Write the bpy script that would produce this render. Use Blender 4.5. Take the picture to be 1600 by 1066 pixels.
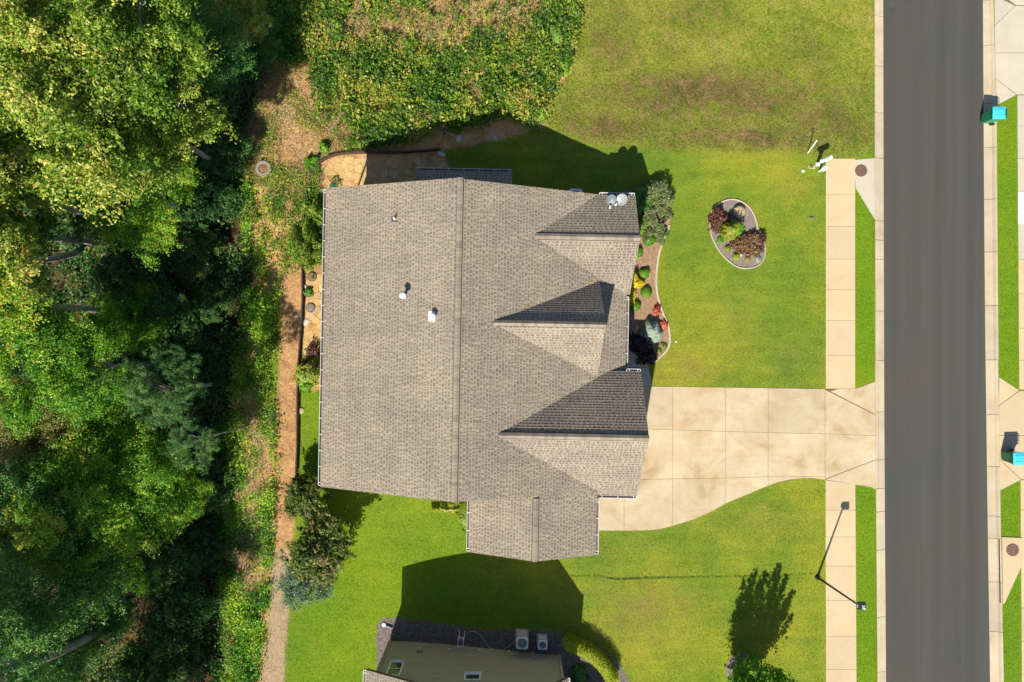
import bpy, bmesh, math, random
import numpy as np
from mathutils import Vector, Matrix

for o in list(bpy.data.objects):
    bpy.data.objects.remove(o)
scene = bpy.context.scene
COL = scene.collection
rng = np.random.default_rng(11)
random.seed(5)

# ------------------------------------------------------------------ camera, sky, sun, exposure
CAM_H = 36.0
F = 1058.8            # focal length in pixels of the 1600 px wide photograph
cd = bpy.data.cameras.new("camera")
cd.sensor_width = 36.0
cd.lens = F / 1600 * 36.0
cd.clip_end = 2000
cam = bpy.data.objects.new("camera", cd)
cam.location = (0, 0, CAM_H)
COL.objects.link(cam)
scene.camera = cam

SUN = Vector((0.31, 0.90, -1.0))          # direction the light travels
world = bpy.data.worlds.new("World")
scene.world = world
world.use_nodes = True
wn = world.node_tree
wn.nodes.clear()
sky = wn.nodes.new("ShaderNodeTexSky")
sky.sky_type = 'NISHITA'
sky.sun_disc = False
sky.sun_elevation = math.atan2(1.0, 0.952)
sky.sun_rotation = math.radians(199)
bg = wn.nodes.new("ShaderNodeBackground")
bg.inputs[1].default_value = 0.068
wo = wn.nodes.new("ShaderNodeOutputWorld")
wn.links.new(sky.outputs[0], bg.inputs[0])
wn.links.new(bg.outputs[0], wo.inputs[0])

sd = bpy.data.lights.new("sun", 'SUN')
sd.energy = 5.0
sd.angle = math.radians(0.5)
sd.color = (1.0, 0.885, 0.69)
so = bpy.data.objects.new("sun", sd)
so.rotation_euler = SUN.to_track_quat('-Z', 'Y').to_euler()
so.location = (-10, -30, 40)
COL.objects.link(so)

scene.view_settings.view_transform = 'Standard'
scene.view_settings.look = 'None'
scene.view_settings.gamma = 1
scene.view_settings.use_curve_mapping = False
scene.view_settings.exposure = 0.58
scene.render.engine = 'CYCLES'
scene.cycles.max_bounces = 6
scene.cycles.transparent_max_bounces = 8

# ------------------------------------------------------------------ small noise library
def vnoise(x, y, seed=0):
    x = np.asarray(x, float); y = np.asarray(y, float)
    xi = np.floor(x).astype(np.int64); yi = np.floor(y).astype(np.int64)
    xf = x - xi; yf = y - yi
    u = xf * xf * (3 - 2 * xf); v = yf * yf * (3 - 2 * yf)
    def h(a, b):
        n = (a * 374761393 + b * 668265263 + seed * 974634777) & 0x7fffffff
        n = ((n ^ (n >> 13)) * 1274126177) & 0x7fffffff
        return ((n ^ (n >> 16)) & 0xffff) / 65535.0
    return (h(xi, yi) * (1 - u) + h(xi + 1, yi) * u) * (1 - v) + (h(xi, yi + 1) * (1 - u) + h(xi + 1, yi + 1) * u) * v

def fbm(x, y, seed=0, o=3):
    s = 0; a = 1; t = 0
    for i in range(o):
        s = s + a * vnoise(np.asarray(x) * 2 ** i, np.asarray(y) * 2 ** i, seed + i); t += a; a *= .5
    return s / t

def sstep(a, b, x):
    t = np.clip((np.asarray(x, float) - a) / (b - a), 0, 1)
    return t * t * (3 - 2 * t)

# ------------------------------------------------------------------ terrain
def ground_base(x, y):
    """flat by the road, falling to the west of the house and on into the wood"""
    z = -1.1 * (1 - sstep(-6.5, 4.0, x)) - 1.9 * (1 - sstep(-21, -12.5, x))
    return z

def to_px(x, y, z):
    s = F / (CAM_H - np.asarray(z, float))
    return 800 + x * s, 533 - y * s

def wp(px, py, z=0.0):
    """point of height z met by looking at one spot of the photograph"""
    s = (CAM_H - z) / F
    return ((px - 800) * s, (533 - py) * s)

def gp(px, py):
    z = 0.0
    for _ in range(6):
        x, y = wp(px, py, z)
        z = float(ground_base(x, y))
    return Vector((x, y, z))

def gp_arr(px, py):
    z = np.zeros_like(px)
    for _ in range(6):
        s = (CAM_H - z) / F
        x = (px - 800) * s; y = (533 - py) * s
        z = ground_base(x, y)
    return x, y, z

def in_poly(px, py, poly):
    ins = np.zeros(px.shape, bool)
    n = len(poly); j = n - 1
    for i in range(n):
        xi, yi = poly[i]; xj, yj = poly[j]
        c = ((yi > py) != (yj > py)) & (px < (xj - xi) * (py - yi) / ((yj - yi) + 1e-12) + xi)
        ins ^= c; j = i
    return ins

def poly_sd(px, py, poly):
    """signed distance in pixels, positive inside"""
    d = np.full(px.shape, 1e9)
    n = len(poly)
    for i in range(n):
        ax, ay = poly[i]; bx, by = poly[(i + 1) % n]
        dx, dy = bx - ax, by - ay
        t = np.clip(((px - ax) * dx + (py - ay) * dy) / (dx * dx + dy * dy + 1e-9), 0, 1)
        d = np.minimum(d, np.hypot(px - ax - t * dx, py - ay - t * dy))
    return np.where(in_poly(px, py, poly), d, -d)

# ------------------------------------------------------------------ objects
def link(o):
    COL.objects.link(o); return o

def tag(o, label=None, cat=None, group=None, kind=None):
    if label: o['label'] = label
    if cat: o['category'] = cat
    if group: o['group'] = group
    if kind: o['kind'] = kind
    return o

def thing(name, label, cat, loc=(0, 0, 0), rz=0, group=None):
    o = link(bpy.data.objects.new(name, None))
    o.location = loc; o.rotation_euler = (0, 0, rz); o.empty_display_size = .2
    return tag(o, label, cat, group)

def mesh_obj(name, me, parent=None, m=None):
    o = link(bpy.data.objects.new(name, me))
    if m is not None and not me.materials: me.materials.append(m)
    if parent is not None: o.parent = parent
    return o

def np_mesh(name, V, nper, tone=None, smooth=False, extra=None):
    """mesh of equal separate faces of nper corners"""
    V = np.ascontiguousarray(V, dtype=np.float32).reshape(-1, 3)
    n = len(V); nf = n // nper
    me = bpy.data.meshes.new(name)
    me.vertices.add(n); me.vertices.foreach_set('co', V.ravel())
    me.loops.add(n); me.loops.foreach_set('vertex_index', np.arange(n, dtype=np.int32))
    me.polygons.add(nf)
    me.polygons.foreach_set('loop_start', np.arange(0, n, nper, dtype=np.int32))
    me.polygons.foreach_set('loop_total', np.full(nf, nper, dtype=np.int32))
    if tone is not None:
        a = me.attributes.new('tone', 'FLOAT', 'POINT')
        a.data.foreach_set('value', np.repeat(np.asarray(tone, np.float32), nper))
    for k, v in (extra or {}).items():
        a = me.attributes.new(k, 'FLOAT', 'POINT')
        a.data.foreach_set('value', np.repeat(np.asarray(v, np.float32), nper))
    me.update(calc_edges=True)
    return me

class MB:
    """collects shapes for one mesh"""
    def __init__(s): s.v = []; s.f = []; s.t = []
    def add(s, V, Fc, tone=.5):
        b = len(s.v); s.v += [tuple(p) for p in V]; s.f += [tuple(i + b for i in f) for f in Fc]
        s.t += [tone] * len(V)
    def box(s, c, d, rz=0, tone=.5, taper=1.0, M=None):
        hx, hy, hz = d[0] / 2, d[1] / 2, d[2] / 2
        P = []
        for z, k in ((-hz, taper), (hz, 1)):
            for x, y in ((-hx, -hy), (hx, -hy), (hx, hy), (-hx, hy)):
                p = Vector((x * k, y * k, z))
                if M is not None: p = M @ p
                p = Matrix.Rotation(rz, 3, 'Z') @ p
                P.append(p + Vector(c))
        s.add(P, [(3, 2, 1, 0), (4, 5, 6, 7), (0, 1, 5, 4), (1, 2, 6, 5), (2, 3, 7, 6), (3, 0, 4, 7)], tone)
    def prism(s, poly, z0, z1, tone=.5):
        n = len(poly)
        ar = sum(poly[i][0] * poly[(i + 1) % n][1] - poly[(i + 1) % n][0] * poly[i][1] for i in range(n))
        if ar < 0: poly = poly[::-1]
        P = [(p[0], p[1], z0) for p in poly] + [(p[0], p[1], z1) for p in poly]
        s.add(P, [tuple(range(n))[::-1], tuple(range(n, 2 * n))] + [(i, (i + 1) % n, n + (i + 1) % n, n + i) for i in range(n)], tone)
    def tube(s, pts, rad, sides=8, cap=True, tone=.5):
        pts = [Vector(p) for p in pts]
        if not hasattr(rad, '__len__'): rad = [rad] * len(pts)
        P = []
        for i, p in enumerate(pts):
            d = (pts[min(i + 1, len(pts) - 1)] - pts[max(i - 1, 0)])
            if d.length < 1e-6: d = Vector((0, 0, 1))
            d.normalize()
            a = d.orthogonal().normalized() if i == 0 else (pa - d * pa.dot(d)).normalized()
            pa = a; b = d.cross(a)
            for k in range(sides):
                t = 2 * math.pi * k / sides
                P.append(p + (a * math.cos(t) + b * math.sin(t)) * rad[i])
        Fc = []
        for i in range(len(pts) - 1):
            for k in range(sides):
                k2 = (k + 1) % sides
                Fc.append((i * sides + k, i * sides + k2, (i + 1) * sides + k2, (i + 1) * sides + k))
        if cap:
            Fc.append(tuple(range(sides))[::-1]); Fc.append(tuple(range((len(pts) - 1) * sides, len(pts) * sides)))
        s.add(P, Fc, tone)
    def lathe(s, c, prof, sides=24, tone=.5, M=None):
        P = []
        for r, z in prof:
            for k in range(sides):
                t = 2 * math.pi * k / sides
                p = Vector((r * math.cos(t), r * math.sin(t), z))
                if M is not None: p = M @ p
                P.append(p + Vector(c))
        Fc = []
        for i in range(len(prof) - 1):
            for k in range(sides):
                k2 = (k + 1) % sides
                Fc.append((i * sides + k, i * sides + k2, (i + 1) * sides + k2, (i + 1) * sides + k))
        if prof[0][0] > 1e-4: Fc.append(tuple(range(sides))[::-1])
        if prof[-1][0] > 1e-4: Fc.append(tuple(range((len(prof) - 1) * sides, len(prof) * sides)))
        s.add(P, Fc, tone)
    def mesh(s, name, m=None, smooth=False, bevel=0):
        me = bpy.data.meshes.new(name)
        me.from_pydata(s.v, [], s.f)
        a = me.attributes.new('tone', 'FLOAT', 'POINT')
        a.data.foreach_set('value', np.array(s.t, np.float32))
        if bevel:
            bm = bmesh.new(); bm.from_mesh(me)
            bmesh.ops.bevel(bm, geom=[e for e in bm.edges if e.calc_face_angle(0) > .6], offset=bevel, segments=2, affect='EDGES', clamp_overlap=True)
            bm.to_mesh(me); bm.free()
        if smooth:
            me.polygons.foreach_set('use_smooth', [True] * len(me.polygons))
            me.update()
        if m: me.materials.append(m)
        return me
    def build(s, name, m, parent=None, smooth=False, bevel=0):
        return mesh_obj(name, s.mesh(name, m, smooth, bevel), parent)

def clip_poly(poly, a, b):
    """keep the part of poly left of the line a -> b (2-D)"""
    out = []
    n = len(poly)
    def sd(p): return (b[0] - a[0]) * (p[1] - a[1]) - (b[1] - a[1]) * (p[0] - a[0])
    for i in range(n):
        p, q = poly[i], poly[(i + 1) % n]
        sp, sq = sd(p), sd(q)
        if sp >= 0: out.append(p)
        if (sp > 0 and sq < 0) or (sp < 0 and sq > 0):
            t = sp / (sp - sq)
            out.append((p[0] + (q[0] - p[0]) * t, p[1] + (q[1] - p[1]) * t))
    return out

def clip_convex(poly, conv):
    n = len(conv)
    ar = sum(conv[i][0] * conv[(i + 1) % n][1] - conv[(i + 1) % n][0] * conv[i][1] for i in range(n))
    if ar < 0: conv = conv[::-1]
    for i in range(n):
        if len(poly) < 3: return []
        poly = clip_poly(poly, conv[i], conv[(i + 1) % n])
    return poly

def area(poly):
    n = len(poly)
    return abs(sum(poly[i][0] * poly[(i + 1) % n][1] - poly[(i + 1) % n][0] * poly[i][1] for i in range(n))) / 2 if n > 2 else 0

def inset(poly, d):
    """inset of a convex polygon"""
    n = len(poly)
    ar = sum(poly[i][0] * poly[(i + 1) % n][1] - poly[(i + 1) % n][0] * poly[i][1] for i in range(n))
    if ar < 0: poly = poly[::-1]
    out = list(poly)
    for i in range(n):
        a = Vector(poly[i]); b = Vector(poly[(i + 1) % n])
        e = b - a
        if e.length < 1e-6: continue
        nn = Vector((-e.y, e.x)).normalized() * d
        out = clip_poly(out, tuple(a + nn), tuple(b + nn))
        if len(out) < 3: return []
    return out

# ------------------------------------------------------------------ materials
class NT:
    def __init__(s, name):
        s.m = bpy.data.materials.new(name); s.m.use_nodes = True
        s.t = s.m.node_tree; s.t.nodes.clear()
        s.out = s.t.nodes.new('ShaderNodeOutputMaterial')
        s.geo = s.t.nodes.new('ShaderNodeNewGeometry')
        s.pos = s.geo.outputs['Position']
    def n(s, typ, **k):
        nd = s.t.nodes.new(typ)
        for a, v in k.items(): setattr(nd, a, v)
        return nd
    def lk(s, a, b): s.t.links.new(a, b)
    def scaled(s, vec):
        mp = s.n('ShaderNodeMapping'); mp.inputs['Scale'].default_value = vec
        s.lk(s.pos, mp.inputs[0]); return mp.outputs[0]
    def noise(s, scale, detail=4, rough=.55, vec=None, dist=0):
        nd = s.n('ShaderNodeTexNoise')
        nd.inputs['Scale'].default_value = scale; nd.inputs['Detail'].default_value = detail
        nd.inputs['Roughness'].default_value = rough; nd.inputs['Distortion'].default_value = dist
        s.lk(vec if vec else s.pos, nd.inputs['Vector'])
        return nd.outputs['Fac']
    def voro(s, scale, feat='F1', vec=None):
        nd = s.n('ShaderNodeTexVoronoi', feature=feat); nd.inputs['Scale'].default_value = scale
        s.lk(vec if vec else s.pos, nd.inputs['Vector'])
        return nd.outputs[0]
    def ramp(s, fac, stops):
        nd = s.n('ShaderNodeValToRGB')
        e = nd.color_ramp.elements
        e[0].position = stops[0][0]; e[0].color = (*stops[0][1], 1)
        e[1].position = stops[-1][0]; e[1].color = (*stops[-1][1], 1)
        for p, c in stops[1:-1]:
            x = e.new(p); x.color = (*c, 1)
        s.lk(fac, nd.inputs[0]); return nd.outputs[0]
    def mix(s, fac, a, b, mode='MIX'):
        nd = s.n('ShaderNodeMix', data_type='RGBA', blend_type=mode)
        for v, i in ((fac, 0), (a, 6), (b, 7)):
            if isinstance(v, (int, float)): nd.inputs[i].default_value = v
            elif isinstance(v, tuple): nd.inputs[i].default_value = (*v, 1)
            else: s.lk(v, nd.inputs[i])
        return nd.outputs[2]
    def math(s, op, a, b=0.0, clamp=False):
        nd = s.n('ShaderNodeMath', operation=op, use_clamp=clamp)
        for v, i in ((a, 0), (b, 1)):
            if isinstance(v, (int, float)): nd.inputs[i].default_value = v
            else: s.lk(v, nd.inputs[i])
        return nd.outputs[0]
    def attr(s, name):
        nd = s.n('ShaderNodeAttribute', attribute_name=name); return nd.outputs['Fac']
    def band(s, v, a, b):
        nd = s.n('ShaderNodeMapRange'); nd.inputs[1].default_value = a; nd.inputs[2].default_value = b
        s.lk(v, nd.inputs[0]); return nd.outputs[0]
    def bsdf(s, color, rough=.8, metal=0, spec=.3, bump=None, bstr=.3, bdist=.02):
        b = s.n('ShaderNodeBsdfPrincipled')
        color = tuple(c * k for c, k in zip(color, (.99, 1.045, 1.14))) if isinstance(color, tuple) else s.mix(1.0, color, (.99, 1.045, 1.14), 'MULTIPLY')
        if isinstance(color, tuple): b.inputs['Base Color'].default_value = (*color, 1)
        else: s.lk(color, b.inputs['Base Color'])
        if isinstance(rough, (int, float)): b.inputs['Roughness'].default_value = rough
        else: s.lk(rough, b.inputs['Roughness'])
        b.inputs['Metallic'].default_value = metal
        b.inputs['Specular IOR Level'].default_value = spec
        if bump is not None:
            bp = s.n('ShaderNodeBump'); bp.inputs['Strength'].default_value = bstr; bp.inputs['Distance'].default_value = bdist
            s.lk(bump, bp.inputs['Height']); s.lk(bp.outputs[0], b.inputs['Normal'])
        s.lk(b.outputs[0], s.out.inputs[0]); return b

def simple(name, c, rough=.6, metal=0, var=.15, scale=6, spec=.4, bstr=.15):
    t = NT(name)
    n = t.noise(scale, 5)
    d = tuple(x * (1 - var) for x in c); l = tuple(min(1, x * (1 + var)) for x in c)
    t.bsdf(t.ramp(n, [(.3, d), (.7, l)]), rough, metal, spec, t.noise(scale * 6, 3), bstr, .01)
    return t.m

def leaf_mat(name, stops, trans=.35, patch=None, rough=.5):
    """foliage: colour by each leaf's own tone, some light passing through the blade"""
    t = NT(name)
    tn = t.attr('tone')
    oi = t.n('ShaderNodeObjectInfo')
    v = t.math('ADD', tn, t.math('MULTIPLY', t.math('SUBTRACT', oi.outputs['Random'], .5), .25), True)
    c = t.ramp(v, stops)
    if patch:
        c = t.mix(t.band(t.noise(patch[0], 3), .45, .62), c, t.mix(.55, c, patch[1]))
    b = t.bsdf(c, rough, 0, .45)
    tr = t.n('ShaderNodeBsdfTranslucent')
    hs = t.mix(1.0, c, (1.0, 1.05, .5), 'MULTIPLY')
    t.lk(hs, tr.inputs[0])
    mx = t.n('ShaderNodeMixShader'); mx.inputs[0].default_value = trans
    t.lk(b.outputs[0], mx.inputs[1]); t.lk(tr.outputs[0], mx.inputs[2]); t.lk(mx.outputs[0], t.out.inputs[0])
    return t.m

def turf_color(t):
    """colour of mown lawn and of the rough meadow, blended by the zone each point lies in"""
    n1 = t.noise(.16, 5, .62); n2 = t.noise(1.1, 6, .68); n3 = t.noise(9, 4, .7); n4 = t.noise(30, 2, .6)
    g1 = t.ramp(n1, [(.34, (.080, .180, .022)), (.47, (.155, .230, .022)), (.56, (.24, .275, .024)), (.68, (.335, .31, .03))])
    g2 = t.ramp(n2, [(.3, (.10, .185, .02)), (.7, (.24, .275, .028))])
    lawn = t.mix(.38, g1, g2)
    lawn = t.mix(t.band(t.noise(.42, 6, .72), .60, .84), lawn, (.33, .25, .07))
    lawn = t.mix(1.0, lawn, t.ramp(t.noise(1.1, 3, .5, vec=t.scaled((.25, 2.2, 1))), [(.35, (.93, .93, .93)), (.65, (1.06, 1.06, 1.06))]), 'MULTIPLY')
    lawn = t.mix(t.math('MULTIPLY', t.math('MULTIPLY', t.attr('dry'), t.band(t.noise(.9, 7, .75), .34, .60)), .95, True), lawn, (.25, .185, .06))
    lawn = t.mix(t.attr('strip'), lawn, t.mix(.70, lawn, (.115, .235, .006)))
    m1 = t.ramp(t.noise(.30, 6, .68), [(.34, (.105, .20, .014)), (.46, (.185, .265, .018)), (.56, (.28, .31, .032)), (.68, (.37, .32, .09))])
    m2 = t.ramp(t.noise(1.8, 7, .75), [(.36, (.10, .15, .016)), (.5, (.21, .23, .035)), (.64, (.36, .31, .10))])
    mead = t.mix(.42, m1, m2)
    dryp = t.ramp(t.noise(1.4, 7, .75), [(.36, (.075, .085, .020)), (.5, (.155, .125, .042)), (.66, (.27, .185, .085))])
    mead = t.mix(t.math('MULTIPLY', t.attr('dry'), t.math('ADD', t.math('MULTIPLY', t.band(t.noise(.7, 7, .74), .36, .56), 1.1), .25), True), mead, dryp)
    c = t.mix(t.attr('meadow'), lawn, mead)
    return c, n3, n4

def m_turf_blade():
    t = NT('grass_blade')
    c, n3, n4 = turf_color(t)
    c = t.mix(1.0, c, t.ramp(t.attr('tone'), [(0, (.62, .66, .6)), (.5, (1.0, 1.0, 1.0)), (1, (1.45, 1.35, 1.3))]), 'MULTIPLY')
    b = t.bsdf(c, .6, 0, .2)
    tr = t.n('ShaderNodeBsdfTranslucent'); t.lk(c, tr.inputs[0])
    mx = t.n('ShaderNodeMixShader'); mx.inputs[0].default_value = .25
    t.lk(b.outputs[0], mx.inputs[1]); t.lk(tr.outputs[0], mx.inputs[2]); t.lk(mx.outputs[0], t.out.inputs[0])
    return t.m

def m_ground():
    t = NT('ground')
    c, n3, n4 = turf_color(t)
    c = t.mix(1.0, c, t.ramp(n3, [(.3, (.72, .74, .7)), (.7, (1.2, 1.17, 1.1))]), 'MULTIPLY')
    c = t.mix(1.0, c, t.ramp(n4, [(.3, (.75, .75, .75)), (.7, (1.2, 1.2, 1.2))]), 'MULTIPLY')
    # red clay and dry stalks
    clay = t.ramp(t.noise(1.2, 9, .78, dist=.8), [(.3, (.30, .145, .05)), (.47, (.58, .315, .12)), (.60, (.66, .43, .23)), (.75, (.54, .43, .22))])
    clay = t.mix(t.band(t.noise(14, 4, .7), .38, .62), clay, t.mix(.5, clay, (.12, .08, .04)))
    straw = t.ramp(t.noise(1.5, 9, .80, dist=1.2), [(.28, (.22, .10, .04)), (.43, (.46, .235, .09)), (.56, (.64, .37, .17)), (.72, (.64, .46, .27))])
    straw = t.mix(t.band(t.noise(26, 4, .75), .40, .62), straw, t.mix(.5, straw, (.13, .08, .05)))
    straw = t.mix(t.attr('pale'), straw, t.mix(.75, straw, (.36, .29, .21)))
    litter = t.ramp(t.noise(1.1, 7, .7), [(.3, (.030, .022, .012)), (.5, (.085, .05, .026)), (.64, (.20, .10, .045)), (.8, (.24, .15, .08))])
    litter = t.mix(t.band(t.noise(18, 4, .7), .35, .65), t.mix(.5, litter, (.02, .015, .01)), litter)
    mulch = t.ramp(t.noise(9, 7, .75), [(.3, (.05, .045, .045)), (.5, (.15, .125, .115)), (.72, (.31, .27, .245))])
    c = t.mix(t.attr('clay'), c, clay)
    c = t.mix(t.attr('straw'), c, straw)
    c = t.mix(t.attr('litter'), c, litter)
    c = t.mix(t.attr('mulch'), c, mulch)
    h = t.math('ADD', t.noise(7, 6, .7), t.math('MULTIPLY', t.noise(40, 3, .7), .5))
    t.bsdf(c, .95, 0, .1, h, .55, .07)
    return t.m

def m_concrete(name, light=(.64, .53, .36), dark=(.48, .36, .21), stain=.5, grey=0):
    t = NT(name)
    oi = t.n('ShaderNodeObjectInfo')
    n1 = t.noise(.55, 6, .62, dist=.6); n2 = t.noise(3.5, 6, .7)
    c = t.ramp(n1, [(.36, light), (.56, tuple(a * (1 - stain * .35) + b * stain * .35 for a, b in zip(light, dark))), (.72, tuple(a * (1 - stain) + b * stain for a, b in zip(light, dark)))])
    c = t.mix(t.band(n2, .5, .78), c, t.mix(.35, c, dark))
    if stain > .9:
        ty = t.noise(1.1, 5, .65, vec=t.scaled((.35, 1.3, 1)), dist=.4)
        c = t.mix(t.math('MULTIPLY', t.band(ty, .52, .74), .55), c, (.40, .255, .12))
        c = t.mix(t.math('MULTIPLY', t.band(t.noise(2.6, 3, .5), .70, .80), .5), c, (.20, .165, .13))
    k = t.ramp(oi.outputs['Random'], [(0, (.93, .93, .95)), (.5, (1.0, .99, .98)), (1, (1.05, 1.04, 1.02))])
    c = t.mix(1.0, c, k, 'MULTIPLY')
    # fine broom marks across the slab and grit
    w = t.noise(60, 2, .5, vec=t.scaled((1, .1, 1)))
    c = t.mix(1.0, c, t.ramp(t.noise(45, 4, .7), [(.3, (.93, .93, .93)), (.7, (1.05, 1.05, 1.05))]), 'MULTIPLY')
    t.bsdf(c, .85, 0, .25, t.math('ADD', w, t.noise(80, 3, .7)), .2, .006)
    return t.m

def m_asphalt():
    t = NT('asphalt')
    lon = t.noise(1.2, 5, .6, vec=t.scaled((1.0, .018, 1)))
    lon2 = t.noise(4.5, 3, .6, vec=t.scaled((1.0, .01, 1)))
    c = t.ramp(lon, [(.30, (.058, .057, .051)), (.70, (.073, .071, .063))])
    c = t.mix(1.0, c, t.ramp(lon2, [(.3, (.965, .965, .965)), (.7, (1.035, 1.035, 1.035))]), 'MULTIPLY')
    c = t.mix(1.0, c, t.ramp(t.noise(.16, 4, .6), [(.3, (.90, .96, 1.03)), (.7, (1.06, 1.0, .95))]), 'MULTIPLY')
    g = t.noise(60, 4, .8)
    c = t.mix(1.0, c, t.ramp(g, [(.3, (.62, .62, .62)), (.72, (1.45, 1.45, 1.45))]), 'MULTIPLY')
    c = t.mix(t.band(t.noise(1.7, 6, .7), .66, .8), c, t.mix(.3, c, (.20, .19, .17)))
    c = t.mix(t.math('MULTIPLY', t.band(t.noise(2.3, 4, .6, vec=t.scaled((1, .5, 1))), .68, .74), .35), c, (.03, .03, .03))
    t.bsdf(c, .88, 0, .25, g, .5, .01)
    return t.m

def m_shingle():
    t = NT('roof_shingle')
    tn = t.attr('tone')
    c = t.ramp(tn, [(0, (.158, .130, .107)), (.35, (.198, .166, .136)), (.55, (.268, .228, .182)), (1, (.345, .298, .236))])
    c = t.mix(1.0, c, t.ramp(t.noise(.5, 4, .6), [(.35, (.90, .89, .91)), (.65, (1.08, 1.08, 1.02))]), 'MULTIPLY')
    c = t.mix(1.0, c, t.ramp(t.noise(1.0, 5, .65, vec=t.scaled((.25, 1.6, 1))), [(.32, (.91, .91, .92)), (.68, (1.06, 1.055, 1.04))]), 'MULTIPLY')
    c = t.mix(1.0, c, t.ramp(t.noise(120, 3, .8), [(.3, (.8, .8, .8)), (.7, (1.2, 1.2, 1.2))]), 'MULTIPLY')
    t.bsdf(c, .93, 0, .15, t.noise(200, 2, .7), .35, .004)
    return t.m

def m_siding(name, c0):
    t = NT(name)
    n = t.noise(3, 5, .6, vec=t.scaled((.4, .4, 3)))
    c = t.ramp(n, [(.3, tuple(v * .85 for v in c0)), (.7, tuple(v * 1.1 for v in c0))])
    t.bsdf(c, .7, 0, .3, t.noise(40, 3), .1, .004)
    return t.m

M = {}
M['ground'] = m_ground()
M['blade'] = m_turf_blade()
M['slab'] = m_concrete('driveway_concrete', (.525, .44, .305), (.34, .235, .12), .95)
M['walk'] = m_concrete('sidewalk_concrete', (.535, .43, .275), (.45, .32, .17), .6)
M['kerb'] = m_concrete('kerb_concrete', (.49, .42, .305), (.34, .26, .165), .8)
M['pale'] = m_concrete('pale_concrete', (.49, .45, .36), (.38, .33, .25), .55)
M['white_slab'] = m_concrete('new_concrete', (.80, .80, .80), (.7, .7, .7), .2)
M['edging'] = m_concrete('edging_concrete', (.50, .43, .31), (.32, .26, .18), .8)
M['asphalt'] = m_asphalt()
M['shingle'] = m_shingle()
M['deck'] = simple('roof_deck', (.10, .08, .07), .9)
M['siding_tan'] = m_siding('tan_siding', (.42, .36, .26))
M['siding_brown'] = m_siding('brown_siding', (.36, .325, .225))
M['stone'] = simple('wall_stone', (.33, .28, .22), .9, var=.4, scale=4, bstr=.6)
M['white'] = simple('white_paint', (.80, .80, .78), .45, var=.04)
M['trim'] = simple('trim_paint', (.62, .60, .55), .5, var=.05)
M['dark'] = simple('dark_metal', (.025, .024, .028), .45, .2)
M['gutter_in'] = simple('gutter_inside', (.10, .085, .09), .6)
M['glass'] = simple('window_glass', (.03, .05, .05), .06, 0, spec=1.0, bstr=0)
M['grey_metal'] = simple('grey_metal', (.42, .45, .46), .4, .5)
M['dish'] = simple('dish_grey', (.29, .32, .32), .4, .1)
M['dish_dark'] = simple('dish_dark_grey', (.13, .17, .18), .5, .1)
M['green_bin'] = simple('green_plastic', (.015, .22, .12), .45, var=.1)
M['green_bin2'] = simple('dark_green_plastic', (.02, .12, .05), .5, var=.1)
M['blue_lid'] = simple('blue_plastic', (.06, .50, .72), .4, var=.05)
M['black'] = simple('black_plastic', (.02, .02, .02), .5)
M['iron'] = simple('rusty_iron', (.17, .10, .08), .75, .2, var=.3, scale=20, bstr=.5)
M['timber'] = simple('dark_timber', (.07, .045, .035), .85, var=.3, scale=8)
M['ac'] = simple('ac_casing', (.74, .78, .80), .5, .1)
M['ac_tan'] = simple('ac_grille', (.26, .21, .17), .6)
M['copper'] = simple('copper_brown', (.28, .13, .08), .5, .3)
M['joint'] = simple('joint_sand', (.16, .115, .07), .95)
M['soil'] = simple('soil', (.20, .13, .085), .95, var=.4, scale=15, bstr=.6)
M['mulch_tan'] = None

t = NT('bark_mulch')
c = t.ramp(t.noise(8, 7, .75), [(.28, (.18, .10, .055)), (.5, (.36, .235, .145)), (.72, (.50, .37, .26))])
c = t.mix(t.band(t.noise(40, 4, .75), .42, .6), t.mix(.45, c, (.12, .07, .045)), c)
t.bsdf(c, .95, 0, .1, t.noise(45, 5, .8), .8, .03); M['mulch_tan'] = t.m
t = NT('grey_mulch')
c = t.ramp(t.noise(9, 7, .75), [(.28, (.14, .11, .10)), (.5, (.27, .22, .19)), (.72, (.40, .345, .30))])
c = t.mix(t.band(t.noise(40, 4, .75), .42, .6), t.mix(.45, c, (.08, .07, .065)), c)
t.bsdf(c, .95, 0, .1, t.noise(45, 5, .8), .8, .03); M['mulch_grey'] = t.m
t = NT('flagstone')
oi = t.n('ShaderNodeObjectInfo')
c = t.ramp(oi.outputs['Random'], [(0, (.48, .31, .12)), (.3, (.54, .37, .15)), (.6, (.57, .41, .18)), (.8, (.52, .39, .22)), (.92, (.49, .31, .14)), (1, (.42, .31, .18))])
c = t.mix(t.band(t.noise(2.6, 7, .75), .42, .66), c, t.mix(.6, c, (.36, .22, .09)))
t.bsdf(c, .85, 0, .2, t.noise(14, 6, .7), .5, .02); M['flag'] = t.m
t = NT('bark')
c = t.ramp(t.noise(5, 6, .7, vec=t.scaled((3, 3, .6))), [(.3, (.24, .22, .19)), (.6, (.46, .43, .39)), (.8, (.62, .60, .56))])
t.bsdf(c, .9, 0, .15, t.noise(8, 6, .75, vec=t.scaled((4, 4, .8))), .9, .06); M['bark'] = t.m
t = NT('boulder')
c = t.ramp(t.noise(3, 6, .7), [(.3, (.30, .22, .13)), (.7, (.58, .45, .27))])
t.bsdf(c, .9, 0, .15, t.noise(7, 6, .75), .9, .05); M['boulder'] = t.m
t = NT('pale_stone')
c = t.ramp(t.noise(5, 6, .7), [(.3, (.40, .38, .34)), (.7, (.62, .60, .56))])
t.bsdf(c, .9, 0, .15, t.noise(10, 6, .75), .8, .03); M['pale_stone'] = t.m

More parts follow.
